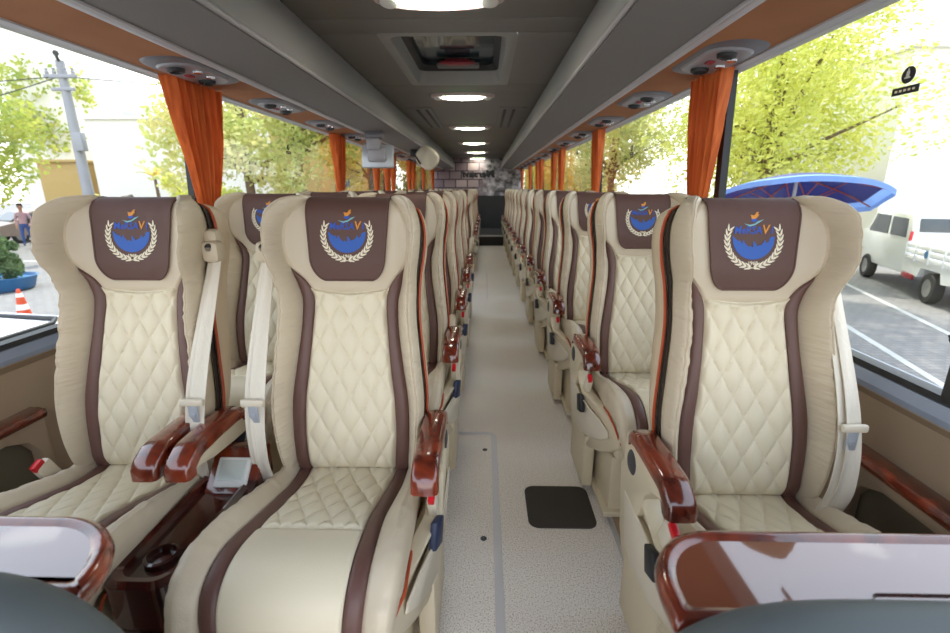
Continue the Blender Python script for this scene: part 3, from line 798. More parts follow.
# ------------------------------------------------------------------ console between the front pair
c=empty('centre_console',(-.69,.93,.045),0,'dark glossy wood console box between the front pair of seats','console'); c.scale=(1,1,1.10)
mb=MB(); mb.grid([[(p[0],p[1]-.02,z) for p in rr(wd,ln,.035,0)] for wd,ln,z in ((.072,.20,0),(.072,.20,.30),(.066,.194,.305),(.066,.194,.312),(.072,.20,.318),(.072,.20,.405),(.062,.190,.415))],True)
mb.grid([[(p[0],p[1]-.02,z) for p in rr(wd,ln,.035,0)] for wd,ln,z in ((.062,.190,.415),(.052,.175,.410),(.050,.172,.395))],True); mb.add([(p[0],p[1]-.02,.395) for p in rr(.050,.172,.035,0)],[list(range(28))]); mb.build('box','wood_dark',c)
mb=MB(); mb.lathe([(.034,.395),(.034,.404),(.028,.406),(.026,.392),(.001,.392)],c=(0,-.13,.002),n=24); mb.build('cup_holder','wood_dark',c)
mb=MB(); mb.tube([(-.01,-.222,.06),(-.01,-.222,.06)],.001,3)
t=empty('seat_screen',(-.668,1.06,.392),0,'small white touch screen in a wooden stand between the front seats','screen')
rot=Matrix.Rotation(rad(-32),4,'X')
mb=MB(); mb.prism([(-.070,.045),(.055,.045),(.085,.08),(.085,.17),(.045,.175),(-.05,.075)],0,-.066,.066); mb.build('wooden_stand','wood',t,bevel=.006)
nrm=Vector((0,-.10,.095)).normalized()
cn_=Vector((0,-.003,.127)); R2=Matrix.Rotation(math.atan2(.10,.095),4,'X')
mb=MB(); mb.rbox(cn_,(.088,.078,.012),.004,rot=R2); fr=mb.build('bezel','white_plastic',t)
mb=MB(); mb.rbox(cn_+R2@Vector((0,.004,.006)),(.068,.054,.004),.001,rot=R2); mb.build('display','screen',t)

# ------------------------------------------------------------------ tray tables and dark seat tops in the foreground
def tray(name,x0,x1,y0,y1,z,r,lab,corner):
    t=empty(name,((x0+x1)/2,(y0+y1)/2,z-.03),0,lab,'tray table','wooden tray tables in the foreground')
    hx=(x1-x0)/2; hy=(y1-y0)/2
    def ring(inset,zz,n=10):
        a_=hx-inset; b_=hy-inset; out=[]
        for cx,cy,a0,r_ in ((1,1,0,max(.01,r-inset)),(-1,1,90,max(.01,r-inset)),(-1,-1,180,.008),(1,-1,270,.008)):
            for k in range(n+1):
                a=rad(a0+90*k/n); out.append((cx*(a_-r_)+r_*cos(a),cy*(b_-r_)+r_*sin(a),zz))
        return out
    mb=MB(); mb.grid([ring(.012,0),ring(.003,.004),ring(0,.014),ring(.003,.026),ring(.010,.032),ring(.018,.033),ring(.024,.029),ring(.028,.027)],True)
    b=ring(.012,0); mb.add(b,[list(range(len(b)))]); mb.build('rim','wood',t)
    b=ring(.027,.0272); mb=MB(); mb.add(b,[list(range(len(b)))]); mb.build('table_top','tray_top',t)
    return t,hx,hy
t,hx,hy=tray('tray_table',-1.40,-.54,.475,.635,.728,.145,'glossy wooden tray table at the lower left before the window seat',0)
mb=MB(); mb.prism([(-.04,-.43),(.04,-.43),(.05,-.04),(.03,.0),(-.03,.0)],0,.26,.30); mb.build('support_arm','plastic',t,bevel=.006)
t,hx,hy=tray('tray_table',.245,1.0,.46,.635,.72,.12,'glossy wooden tray table at the lower right before the single seat',0)
mb=MB(); mb.grid([[(x+.0,y-.05,z) for x,y,z in rr(.10,.014,.012,.031)],[(x+.0,y-.05,z) for x,y,z in rr(.096,.010,.009,.026)]],True); mb.build('recessed_ring','wood_dark',t)
mb=MB(); mb.prism([(-.04,-.43),(.04,-.43),(.05,-.04),(.03,.0),(-.03,.0)],0,-.02,.02); mb.build('support_arm','plastic',t,bevel=.006)
def front_seat(x0,x1,y,ztop,lab,edge_pow=5):
    o=empty('foremost_seat',((x0+x1)/2,y,.0),0,lab,'seat','dark grey seat tops at the lower edge')
    hw=(x1-x0)/2
    rows=[]
    for k in range(21):
        a=PI*k/20; yy=-.05*cos(a); zz=.05*sin(a)
        row=[]
        for j in range(41):
            s=j/20-1; e=1-abs(s)**3.2*1.0
            h=ztop-.05-(.20*abs(s)**edge_pow)
            row.append((s*hw,yy,h+zz))
        rows.append(row)
    rows=[[(p[0],-.05,.35) for p in rows[0]]]+rows+[[(p[0],.05,.35) for p in rows[0]]]
    mb=MB(); mb.grid(rows)
    for j in (0,-1):
        e=[r[j] for r in rows]; mb.add(e,[list(range(len(e)))])
    mb.build('seat_back','seat_grey',o)
    mb=MB(); mb.rbox((0,-.02,.2),(hw*1.4,.09,.40),.02); mb.build('pedestal','seat_grey',o)
front_seat(.15,.95,.405,.80,'dark grey rounded seat top at the bottom right edge, under the tray')
front_seat(-1.10,-.43,.42,.808,'dark grey rounded seat top in the bottom left corner, under the tray')
# ------------------------------------------------------------------ monitors
m=empty('ceiling_monitor',(-.975,4.40,1.56),0,'silver flat monitor hanging under the left luggage rack','monitor')
mb=MB(); mb.rbox((0,.0,-.035),(.29,.05,.20),.015,rot=Matrix.Rotation(rad(-8),4,'X')); mb.build('casing','silver',m)
mb=MB(); mb.rbox((0,-.035,-.02),(.17,.05,.13),.03); mb.rbox((-.02,-.045,.07),(.12,.09,.10),.02); mb.build('back_cover','console_light',m)
mb=MB(); mb.rbox((-.02,-.02,.15),(.16,.10,.09),.02); mb.build('mount','console',m)
m=empty('folding_monitor',(-.74,6.2,1.62),0,'rounded beige monitor pod with black hinge at the left rack','monitor')
mb=MB(); R3=Matrix.Rotation(rad(38),4,'Y')
rows=[]
for z,s in ((-.07,.80),(-.05,.95),(0,1),(.05,.95),(.07,.8)): rows.append([R3@Vector((p[0]*s,z,p[1]*s)) for p in rr(.15,.13,.11,0)])
rows=[[R3@Vector((0,-.075,0))]*28]+rows+[[R3@Vector((0,.075,0))]*28]
mb.grid(rows,True); mb.build('pod','plastic_light',m)
mb=MB(); mb.rbox((-.17,0,.06),(.10,.09,.09),.02); mb.build('hinge','black',m)
mb=MB(); mb.tube([(-.17,0,.08),(-.13,-.07,.0),(-.08,-.085,-.08)],.012,8); mb.build('cable','black',m)
# ------------------------------------------------------------------ stairwell guard, left mid door
g=empty('stairwell_guard',(-.30,6.0,0),0,'low grey stairwell guard box beside the aisle left of centre','guard')
mb=MB(); mb.rbox((-.12,0,.36),(.24,.5,.70),.03); mb.build('panel','plastic',g)
mb=MB(); mb.rbox((-.12,0,.74),(.25,.5,.05),.02); mb.build('top_rail','dark_disc',g)
# ------------------------------------------------------------------ rear writing (mirrored, as seen from inside)
vs,fs=text_mesh('Mersavi',.27,shear=.2,offset=.016)
mb=MB(); mb.add([(-v.x*1.0-.16,Y1-.006,1.60+v.y*.9) for v in vs],fs); mb.add([(-v.x*1.0-.16,Y1-.002,1.60+v.y*.9) for v in vs],fs)
o=mb.build('window_lettering','black',smooth=False); tag(o,'dark mirrored lettering across the stone print at the rear','lettering')
for pos,ang,lab in (((.05,10.70,1.30),0,0),):
    pass
# ------------------------------------------------------------------ stickers on the glass
def sticker(sg,y,z,w,lab):
    x=wx(sg,z)-sg*-.006
    x=wx(sg,z)+sg*.006
    r=empty('window_sticker',(x,y,z),0,lab,'sticker','emergency stickers on the windows')
    n=24; mb=MB(); vs=[(0,.022*w*cos(2*PI*k/n),.035*w+.022*w*sin(2*PI*k/n)) for k in range(n)]
    mb.add(vs,[list(range(n))]); mb.add([(v[0]-sg*.001,v[1],v[2]) for v in vs],[list(range(n))]); d=mb.build('round_badge','black',r,smooth=False)
    mb=MB()
    for a,b,c2,d2 in ((-.005,.028,.005,.045),(-.009,.026,.009,.030),(-.002,.045,.002,.051)): mb.rbox((-sg*.0022,0,(b+d2)/2*w),(.0006,(c2-a)*w,(d2-b)*w),0)
    mb.build('symbol','white_plastic',d)
    mb=MB(); mb.rbox((0,0,-.004*w),(.002,.085*w,.020*w),0); bb=mb.build('text_bar','black',r,smooth=False)
    mb=MB()
    for k in range(5): mb.rbox((-sg*.0016,(-.028+.014*k)*w,-.004*w),(.0006,.008*w,.006*w),0)
    mb.build('marks','wreath',bb)
sticker(1,1.222,1.478,.85,'dark round badge and bar sticker high on the nearest right window')
sticker(-1,3.42,1.495,.9,'small dark badge and bar sticker on the second left window')
sticker(1,3.35,1.48,.9,'small dark badge and bar sticker on the second right window')
# ------------------------------------------------------------------ black bracket by the right window
b=empty('black_bracket',(.968,.885,.822),0,'black plastic bracket standing on the sill at the far right edge','bracket')
mb=MB(); mb.rbox((-.005,0,.045),(.022,.035,.09),.006); mb.rbox((.02,0,.01),(.05,.02,.03),.004); mb.build('holder','black',b)
mb=MB(); mb.tube([(-.005,.0,.085),(-.008,.012,.11),(-.012,.025,.13),(-.014,.03,.14)],[.008,.008,.007,.005],8); mb.build('lever','black',b)

# ------------------------------------------------------------------ outside
GZ=-1.2
o=plane_box('ground','paving',-80,80,-30,120,GZ-.1,GZ); struct(o)
for k,(x0,y0,x1,y1) in enumerate(((6.8,4.0,9.6,12.2),(5.6,4.5,7.6,11.5))):
    d=Vector((x1-x0,y1-y0,0)).normalized(); nrm=Vector((-d.y,d.x,0))*.06
    a=Vector((x0,y0,GZ+.004))-d*6; c2=Vector((x1,y1,GZ+.004))+d*8
    mb=MB(); mb.add([a-nrm,a+nrm,c2+nrm,c2-nrm],[(0,1,2,3)]); struct(mb.build('trim_%d'%(60+k),'line_paint',smooth=False))
mb=MB(); mb.add([(-30,15.5,GZ+.004),(-8,15.5,GZ+.004),(-8,15.7,GZ+.004),(-30,15.7,GZ+.004)],[(0,1,2,3)]); struct(mb.build('trim_62','line_paint',smooth=False))

def tree(x,y,R,zc,leaf,lab,n=6500,ls=.16,name='tree',cat='tree',flat=1.0,trunk=True,seed=1,grp='trees outside the windows',hang=0):
    rnd=random.Random(seed)
    r=empty(name,(x,y,GZ),0,lab,cat,grp)
    zc=zc-GZ
    clumps=[]
    for k in range(26 if R>1.5 or not trunk else 12):
        while True:
            v=Vector((rnd.uniform(-1,1),rnd.uniform(-1,1),rnd.uniform(-1,1)))
            if .25<v.length<1: break
        clumps.append((Vector((v.x*R*.8,v.y*R*.8,v.z*R*.8*flat)),R*rnd.uniform(.22,.42)))
    vs=[];fs=[]
    for i in range(n):
        c,cr=clumps[rnd.randrange(len(clumps))]
        d=Vector((rnd.gauss(0,1),rnd.gauss(0,1),rnd.gauss(0,1))).normalized()*cr*rnd.random()**.4
        p=c+d; p.z+=zc
        if p.z<.1: continue
        a=Vector((rnd.uniform(-1,1),rnd.uniform(-1,1),rnd.uniform(-1,1))).normalized(); b_=a.orthogonal().normalized()
        s=ls*rnd.uniform(.6,1.3); k=len(vs)
        vs+= [p-a*s*.5, p+b_*s*.28, p+a*s*.5, p-b_*s*.28]; fs.append((k,k+1,k+2,k+3))
    me=bpy.data.meshes.new('foliage'); me.from_pydata([tuple(v) for v in vs],[],fs); me.materials.append(MATS[leaf])
    link(bpy.data.objects.new('foliage',me),r)
    if trunk:
        mb=MB(); tr=max(.07,R*.055)
        top=zc+R*flat*.2
        mb.tube([(0,0,-.05),(.05,0,top*.3),(-.04,.05,top*.6),(.02,0,top)],[tr*1.3,tr,tr*.8,tr*.4],10)
        for c,cr in clumps[:12]:
            z0=zc*.55+rnd.random()*zc*.25; e=c+Vector((0,0,zc)); mid=Vector((c.x*.4,c.y*.4,(z0+e.z)/2))
            mb.tube([(0,0,z0),mid,e],[tr*.45,tr*.3,tr*.1],6)
        mb.build('trunk','bark',r)
    return r
tree(-20.7,17.6,3.9,4.0,'leaf_green','leafy green roadside tree seen at the far left edge',n=9000,ls=.22,seed=2)
tree(-27.5,30,3.6,6.2,'leaf_green','tree crown rising behind the white building on the left',n=5000,ls=.3,seed=3)
tree(-7.2,14.5,2.7,3.2,'leaf_pale','pale yellow-green tree in the second left window',n=8000,ls=.17,seed=4)
tree(-7.0,18.0,3.4,4.2,'leaf_green','green tree behind the pale tree in the second left window',n=8000,ls=.22,seed=5)
tree(-4.9,20.5,2.5,3.6,'leaf_orange','yellow autumn tree right of the pale one beyond the left windows',n=6000,ls=.2,seed=6)
tree(-4.5,30,4.5,4,'leaf_dark','darker tree far along the left side',n=6000,ls=.3,seed=7)
tree(6.6,11.5,3.1,3.55,'leaf_yellow','large sunlit yellow-green tree in the nearest right window',n=26000,ls=.12,seed=8,flat=.95)
tree(9.6,17,3.2,3.9,'leaf_yellow','sunlit tree behind the large tree on the right',n=8000,ls=.2,seed=9)
tree(4.6,17.5,2.5,3.2,'leaf_pale','pale brownish tree in the second right window',n=8000,ls=.16,seed=10)
tree(5.2,25,3.4,2.8,'leaf_orange','autumn-coloured tree farther along the right side',n=7000,ls=.24,seed=11)
tree(3.2,28,2.2,.9,'leaf_yellow','low yellow-green tree near the rear right windows',n=5000,ls=.2,seed=12)
tree(4.0,42,6,4,'leaf_dark','dark trees mass far behind on the right',n=6000,ls=.4,seed=13)
def bush(x,y,R,leaf,lab,seed,n=2200,zc=None,trunk=False):
    return tree(x,y,R,GZ+R*.8 if zc is None else zc,leaf,lab,n=n,ls=.12,name='bush',cat='bush',flat=.8,trunk=trunk,seed=seed,grp='bushes outside the windows')
bush(-12.2,19.6,1.5,'leaf_yellow','round yellow-green bush beside the first left curtain',21,n=4500,zc=.9,trunk=True)
bush(-15.6,18.6,1.0,'leaf_pale','pale bush at the foot of the utility pole',22,zc=.3,trunk=True)
bush(-10.2,18.6,1.0,'leaf_green','small green bush between rocks beyond the left window',23,zc=.8,trunk=True)
# small palm
pr=empty('young_palm',(-15.2,21.8,GZ),0,'thin young palm with yellow fronds in the left window','palm')
mb=MB(); mb.tube([(0,0,0),(.05,0,1.5),(.0,0,2.9)],[.12,.09,.06],8); mb.build('trunk','bark',pr)
mb=MB()
for k in range(14):
    a=2*PI*k/14+.3*(k%3); rows=[]
    for j in range(7):
        u=j/6; rr_=.75*u; z=2.9+.5*u*(1.3-.9*u)+(.35*u if k%2 else 0); p=Vector((rr_*cos(a),rr_*sin(a),z)); wv=Vector((-sin(a),cos(a),0))*(.09*sin(PI*min(1,u+.1)))
        rows.append([p-wv,p+Vector((0,0,.03)),p+wv])
    mb.grid(rows)
mb.build('fronds','leaf_orange',pr)
# low stone bank along both sides
def bank(name,x0,y0,x1,y1,h,lab,seed,mtl='stone'):
    rnd=random.Random(seed); d=Vector((x1-x0,y1-y0,0)); L_=d.length; d.normalize(); nr=Vector((-d.y,d.x,0)); rows=[]
    for k in range(61):
        p=Vector((x0,y0,GZ))+d*L_*k/60; hh=h*(1+.35*noise.noise((k*.35,seed,0))); row=[]
        for j in range(13):
            a=PI*j/12; q=p+nr*(cos(a)*1.1*(1+.3*noise.noise((k*.6,j*.7,seed))))+Vector((0,0,sin(a)**.6*hh*(1+.18*noise.noise((k*.9,j*.8,seed+3))) if 0<j<12 else -.03)); row.append(q)
        rows.append(row)
    mb=MB(); mb.grid(rows); return tag(mb.build(name,mtl),lab,'bank')
bank('rubble_bank',-19,20.5,-3.5,20.2,1.75,'rough rubble bank along the left side of the street',5)
bank('rubble_bank',3.2,20,9.5,15.2,1.9,'rough stone bank behind the trees on the right',6)
# buildings
def building(name,x0,x1,y0,y1,z1,wall,lab,wins=(),roof=None,rh=.4):
    r=empty(name,((x0+x1)/2,(y0+y1)/2,GZ),0,lab,'building')
    hx=(x1-x0)/2; hy=(y1-y0)/2
    mb=MB(); mb.rbox((0,0,(z1-GZ)/2),(2*hx,2*hy,z1-GZ),0); mb.build('wall',wall,r,smooth=False)
    mb=MB(); mb.rbox((0,0,z1-GZ+.08),(2*hx+.3,2*hy+.3,.16),.03); mb.build('parapet',wall,r)
    for (u,z,w,h_) in wins:
        mb=MB(); mb.rbox((u,-hy-.02,z-GZ),(w,.08,h_),.01); f=mb.build('window_frame','rim',r)
        mb=MB(); mb.rbox((0+u,-hy-.065,z-GZ),(w-.12,.02,h_-.12),0); mb.build('pane','car_glass',f)
    if roof:
        mb=MB(); rows=[]
        for k in range(13):
            a=PI*k/12; rows.append([(cos(a)*hx*.9,-hy*.9,z1-GZ+.16+sin(a)*rh),(cos(a)*hx*.9,hy*.9,z1-GZ+.16+sin(a)*rh)])
        mb.grid(rows); mb.build('roof',roof,r)
    return r
building('long_white_building',-22.2,-11.8,27,34,4.9,'white_wall','long white building filling the first left window',wins=())
building('white_building',-28.4,-24.6,29.0,33,13.5,'white_wall','tall white building at the left behind the pole',wins=())
building('low_building',-25.5,-23.2,27.0,28.9,2.65,'yellow_wall','low ochre building at the foot of the pole on the left',wins=())
building('market_hall',-36.5,-31.0,42,47,7.0,'white_wall','pale hall with rounded green roof above the left street',roof='roof_green',rh=1.6)
building('ochre_building',-11.5,-6.3,26,32,5.2,'yellow_wall','ochre building behind the trees in the second left window',wins=((-1.5,1.8,.8,1.0),(1.2,1.8,.8,1.0)))
building('brick_building',-5.6,-2.6,34,40,5.6,'yellow_wall','tan building far along the left side',wins=((0,3,.9,1.1),))
building('white_hall',13.5,34,16.5,26,5.5,'white_wall','white building behind the pickup on the right',wins=())
# pole
p=empty('utility_pole',(-14.4,17,GZ),0,'grey utility pole with wires in the left window','utility pole')
mb=MB(); mb.tube([(0,0,-.1),(0,0,3),(0,0,6.6)],[.20,.17,.13],12); mb.build('shaft','pole_grey',p)
mb=MB(); mb.rbox((0,-.1,6.1),(1.1,.12,.12),.02); mb.rbox((0,-.1,5.7),(.8,.10,.10),.02)
for k in (-.45,-.2,.2,.45): mb.lathe([(.05,0),(.06,.08),(.03,.12),(.05,.18),(.001,.2)],c=(k,-.1,6.16),n=10)
mb.build('crossarm','pole_grey',p)
mb=MB(); mb.tube([(.0,0,6.5),(.15,-.3,6.75),(.35,-.5,6.7)],[.05,.05,.09],8); mb.build('street_lamp','dark_disc',p)
mb=MB(); mb.rbox((.25,-.18,4.0),(.32,.22,.6),.02); mb.build('junction_box','pole_grey',p)
mb=MB()
for k,(ex,ez) in enumerate(((-16,6.9),(-15,4.6),(14,7.6))):
    pts=[]
    for j in range(13):
        u=j/12; pts.append((ex*u,-.1+2*u*(k-1),6.1+(ez-6.1)*u-.8*sin(PI*u)))
    mb.tube(pts,.018,5)
mb.build('wire','dark_disc',p)
# white panelled tower block left of pole
# traffic cone
c=empty('traffic_cone',(-9.0,8.5,GZ),0,'orange and white traffic cone left on the pavement','traffic cone')
mb=MB(); mb.rbox((0,0,.02),(.26,.26,.03),.012); mb.build('foot','cone_orange',c)
mb=MB(); prof=[(.115,.03),(.098,.17),(.080,.28),(.058,.42),(.03,.56),(.02,.575),(.001,.575)]
mb.lathe(prof[:2],n=24,mi=0); mb.lathe(prof[1:3],n=24,mi=1); mb.lathe(prof[2:4],n=24,mi=0); mb.lathe([(.058,.42),(.043,.495)],n=24,mi=1); mb.lathe([(.043,.495)]+prof[4:],n=24,mi=0); mb.build('body',['cone_orange','white_plastic'],c)
# planter with shrub
q=empty('planter',(-12.0,11.0,GZ),0,'blue round planter on the pavement holding a dark green shrub','planter')
mb=MB(); mb.lathe([(.001,0),(.52,0),(.60,.05),(.68,.32),(.71,.34),(.66,.34),(.62,.27),(.001,.25)],n=40); mb.build('tub','planter_blue',q)
r=tree(-12.0,11.0,.58,-.42,'leaf_fir','dark green shrub growing in the blue planter',n=4500,ls=.09,name='shrub',cat='shrub',flat=.95,trunk=False,seed=31,grp='shrub')
del r['group']
# umbrella
u=empty('parasol',(4.58,7.15,GZ),0,'dark blue parasol with light blue edge beyond the right front seat','parasol'); 
apex=Vector((.05,0,2.72)); Rm=1.12; nseg=8
TU=Matrix.Translation((0,0,2.52))@Matrix.Rotation(rad(-15),4,'X')@Matrix.Rotation(rad(5),4,'Y')
def um(a,f):
    R_=Rm*f; z=.10-.34*f**1.5
    return TU@Vector((R_*cos(a),R_*sin(a),z))
mb=MB(); rows=[]
for f in lin(.01,1,10): rows.append([um(2*PI*k/64,f*(1-.05*abs(sin(4*2*PI*k/64)))) for k in range(64)])
mb.grid(rows[:9],True,mi=0); mb.grid(rows[8:],True,mi=1); mb.grid([rows[-1],[v-Vector((0,0,.07)) for v in rows[-1]]],True,mi=1); can=mb.build('canopy',['umb_blue','umb_light'],u)
for k in range(8):
    a=2*PI*k/8; mb=MB(); mb.tube([um(a,f)-Vector((0,0,.02)) for f in lin(.03,.98,8)],.010,5); mb.tube([Vector((.02*cos(a),.02*sin(a),2.15)),um(a,.55)-Vector((0,0,.02))],.008,5); mb.build('rib','orange_pipe',u)
mb=MB(); mb.tube([(0,0,0),(0,0,2.62)],.025,10); mb.build('pole','white_plastic',u)
mb=MB(); mb.lathe([(.001,0),(.30,0),(.30,.08),(.05,.12),(.05,.3),(.001,.3)],n=24); mb.build('base','rear_dark',u)
# vehicles
def wheel(root,x,y,R=.33,w=.2):
    mb=MB(); mb.lathe([(R*.6,-w/2),(R*.92,-w/2),(R,-w*.32),(R,w*.32),(R*.92,w/2),(R*.6,w/2)],c=(x,y,R),n=28,axis='x',mi=0); mb.lathe([(.001,-w*.3),(R*.3,-w*.42),(R*.6,-w*.45),(R*.6,w*.45),(R*.3,w*.42),(.001,w*.3)],c=(x,y,R),n=28,axis='x',mi=1); mb.build('wheel',['tyre','rim'],root)
pk=empty('pickup_truck',(11.1,11.35,GZ),rad(-20),'white flatbed pickup truck parked beyond the right window','pickup truck')
mb=MB(); mb.prism([(-.35,.45),(-.35,1.50),(-.20,1.86),(1.75,1.90),(2.15,1.38),(2.75,1.22),(2.85,.9),(2.85,.45)],0,-.86,.86); mb.build('cab','car_white',pk,bevel=.05)
for s in (-1,1):
    mb=MB(); mb.prism([(-.15,1.30),(-.08,1.74),(.72,1.76),(.72,1.30)],0,s*.862,s*.872); mb.prism([(.86,1.30),(.86,1.77),(1.68,1.78),(2.0,1.36),(1.98,1.30)],0,s*.862,s*.872); mb.build('side_window','car_glass',pk)
mb=MB()
for s in (-.42,.42): mb.rbox((s,-.33,1.60),(.60,.03,.32),.01,rot=Matrix.Rotation(rad(-14),4,'X'))
mb.build('rear_window','car_glass',pk)
mb=MB(); mb.prism([(-.40,.55),(-1.15,.50),(-1.25,.72),(-2.05,.72),(-2.15,.50),(-2.75,.55),(-2.75,.84),(-.40,.84)],0,-.9,.9); bed=mb.build('bed','car_white',pk)
mb=MB()
for s in (-1,1):
    for z in (.90,1.03,1.16): mb.rbox((s*.90,-1.58,z),(.04,2.35,.11),.01)
    for y in (-2.7,-2.1,-1.5,-.9,-.45): mb.rbox((s*.925,y,1.02),(.02,.05,.40),.004)
mb.build('side_boards','car_white',pk)
mb=MB()
for z in (.90,1.03,1.16): mb.rbox((0,-2.76,z),(1.8,.04,.11),.01)
tg=mb.build('tailgate','car_white',pk)
mb=MB(); mb.lathe([(.001,-.006),(.085,-.006),(.085,0)],c=(-.926-0,-1.4,1.03),n=24,axis='x'); mb.build('oval_badge','planter_blue',pk)
mb=MB(); mb.rbox((0,-1.0,.55),(1.1,3.4,.16),.02); mb.build('chassis','rear_dark',pk)
mb=MB(); mb.rbox((0,-2.85,.52),(1.7,.10,.14),.02); bp_=mb.build('rear_bumper','rim',pk)
mb=MB(); mb.rbox((0,-2.91,.66),(.52,.015,.11),.003); mb.build('number_plate','white_plastic',pk)
mb=MB(); mb.rbox((-.86,-.38,1.35),(.06,.05,.22),.01); mb.rbox((-.72,-2.86,.66),(.24,.04,.10),.01); mb.rbox((.72,-2.86,.66),(.24,.04,.10),.01); mb.build('tail_lights','red',pk)
mb=MB(); mb.rbox((-.9,-.75,.46),(.05,.5,.12),.01); mb.build('side_guard','red_dark',pk)
for s in (-1,1):
    for y in (-1.65,1.75): wheel(pk,s*.80,y)
def car(root,L_,W,H,paint):
    l=L_/2; w=W/2
    body=[(-l,.35),(-l,.78),(-l+.08,.90),(-l*.62,.95),(-l*.36,H-.06),(-l*.28,H),(l*.28,H+.0),(l*.42,H-.08),(l*.70,.98),(l-.06,.86),(l,.62),(l,.35)]
    rows=[]
    for s in lin(-1,1,13):
        rows.append([(s*w*(1-.16*max(0,(z-.9)/(H-.9))), y*(1-.03*abs(s)**4), z-(.05*(abs(s)**4) if z>.5 else 0)) for y,z in body])
    mb=MB(); mb.grid([r+[r[0]] for r in rows]); mb.add(rows[0],[list(range(len(body)))]); mb.add(rows[-1],[list(range(len(body)))]); mb.build('body',paint,root)
    for y0,z0,y1,z1,nm in ((-l*.60,.98,-l*.37,H-.09,'rear_glass'),(l*.69,1.0,l*.43,H-.10,'windscreen')):
        d=Vector((0,-(z1-z0),y1-y0)).normalized(); 
        if d.z<0: d=-d
        a=[(-w*.78,y0,z0),(w*.78,y0,z0),(w*.70,y1,z1),(-w*.70,y1,z1)]; mb=MB(); mb.add([Vector(p)+d*.03 for p in a]+[Vector(p)-d*.05 for p in a],[(0,1,2,3),(4,5,6,7),(0,1,5,4),(2,3,7,6),(1,2,6,5),(3,0,4,7)]); mb.build(nm,'car_glass',root,smooth=False)
    for s in (-1,1):
        mb=MB()
        for pl in ([(-l*.50,1.0),(-l*.32,H-.12),(-l*.02,H-.10),(-l*.02,1.0)],[(l*.02,1.0),(l*.02,H-.10),(l*.36,H-.14),(l*.56,1.0)]):
            k=.012; vs=[]
            for off in (0.018,-.03):
                for y,z in pl: vs.append((s*(w*(1-.16*(z-.9)/(H-.9))+off),y,z))
            mb.add(vs,[(0,1,2,3),(4,5,6,7),(0,1,5,4),(1,2,6,5),(2,3,7,6),(3,0,4,7)])
        mb.build('side_glass','car_glass',root,smooth=False)
        for y in (-l*.62,l*.62): wheel(root,s*(w-.10),y,.31,.18)
        mb=MB(); mb.rbox((s*w*.75,l-.03,.70),(.28,.08,.12),.02); mb.build('headlight','screen',root)
    mb=MB(); mb.rbox((0,l-.01,.48),(W*.9,.08,.16),.03); mb.build('bumper','rim',root)
cc=empty('parked_car',(-21.6,22.4,GZ),rad(160),'beige parked car behind the walking person in pink','car','parked cars on the left'); car(cc,4.2,1.7,1.45,'car_beige')
cc=empty('parked_car',(-26.5,22.6,GZ),rad(100),'dark parked car under the tree at the far left','car','parked cars on the left'); car(cc,4.2,1.7,1.45,'rim')
cc=empty('parked_van',(-3.98,1.2,GZ),0,'white van parked close beside the left window, only its roof showing','van')
mb=MB(); rows=[]
for x_,dz_,ins in ((-.88,-.95,0),(-.88,-.45,0),(-.84,-.12,.03),(-.76,-.02,.06),(0,.02,.06),(.76,-.02,.06),(.84,-.12,.03),(.88,-.45,0),(.88,-.95,0)):
    rows.append([(x_,y_*(1-ins*.3),1.50+dz_) for y_ in (-2.2,-2.15,0,2.15,2.2)])
mb.grid(rows)
for j in (0,-1): mb.add([r[j] for r in rows],[list(range(9))])
mb.build('body','car_white',cc,bevel=.02)
mb=MB(); mb.tube([(-.80,2.08,1.475),(0,2.11,1.52),(.74,2.08,1.50),(.80,1.98,1.49),(.80,-2.0,1.49)],.018,8); mb.build('roof_rail','gasket',cc)
mb=MB(); mb.prism([(-.72,1.0),(.72,1.0),(.68,1.36),(-.68,1.36)],1,2.185,2.205); mb.build('rear_window','car_glass',cc)
for s_ in (-1,1):
    for y_ in (-1.4,1.4): wheel(cc,s_*.80,y_,.31,.18)
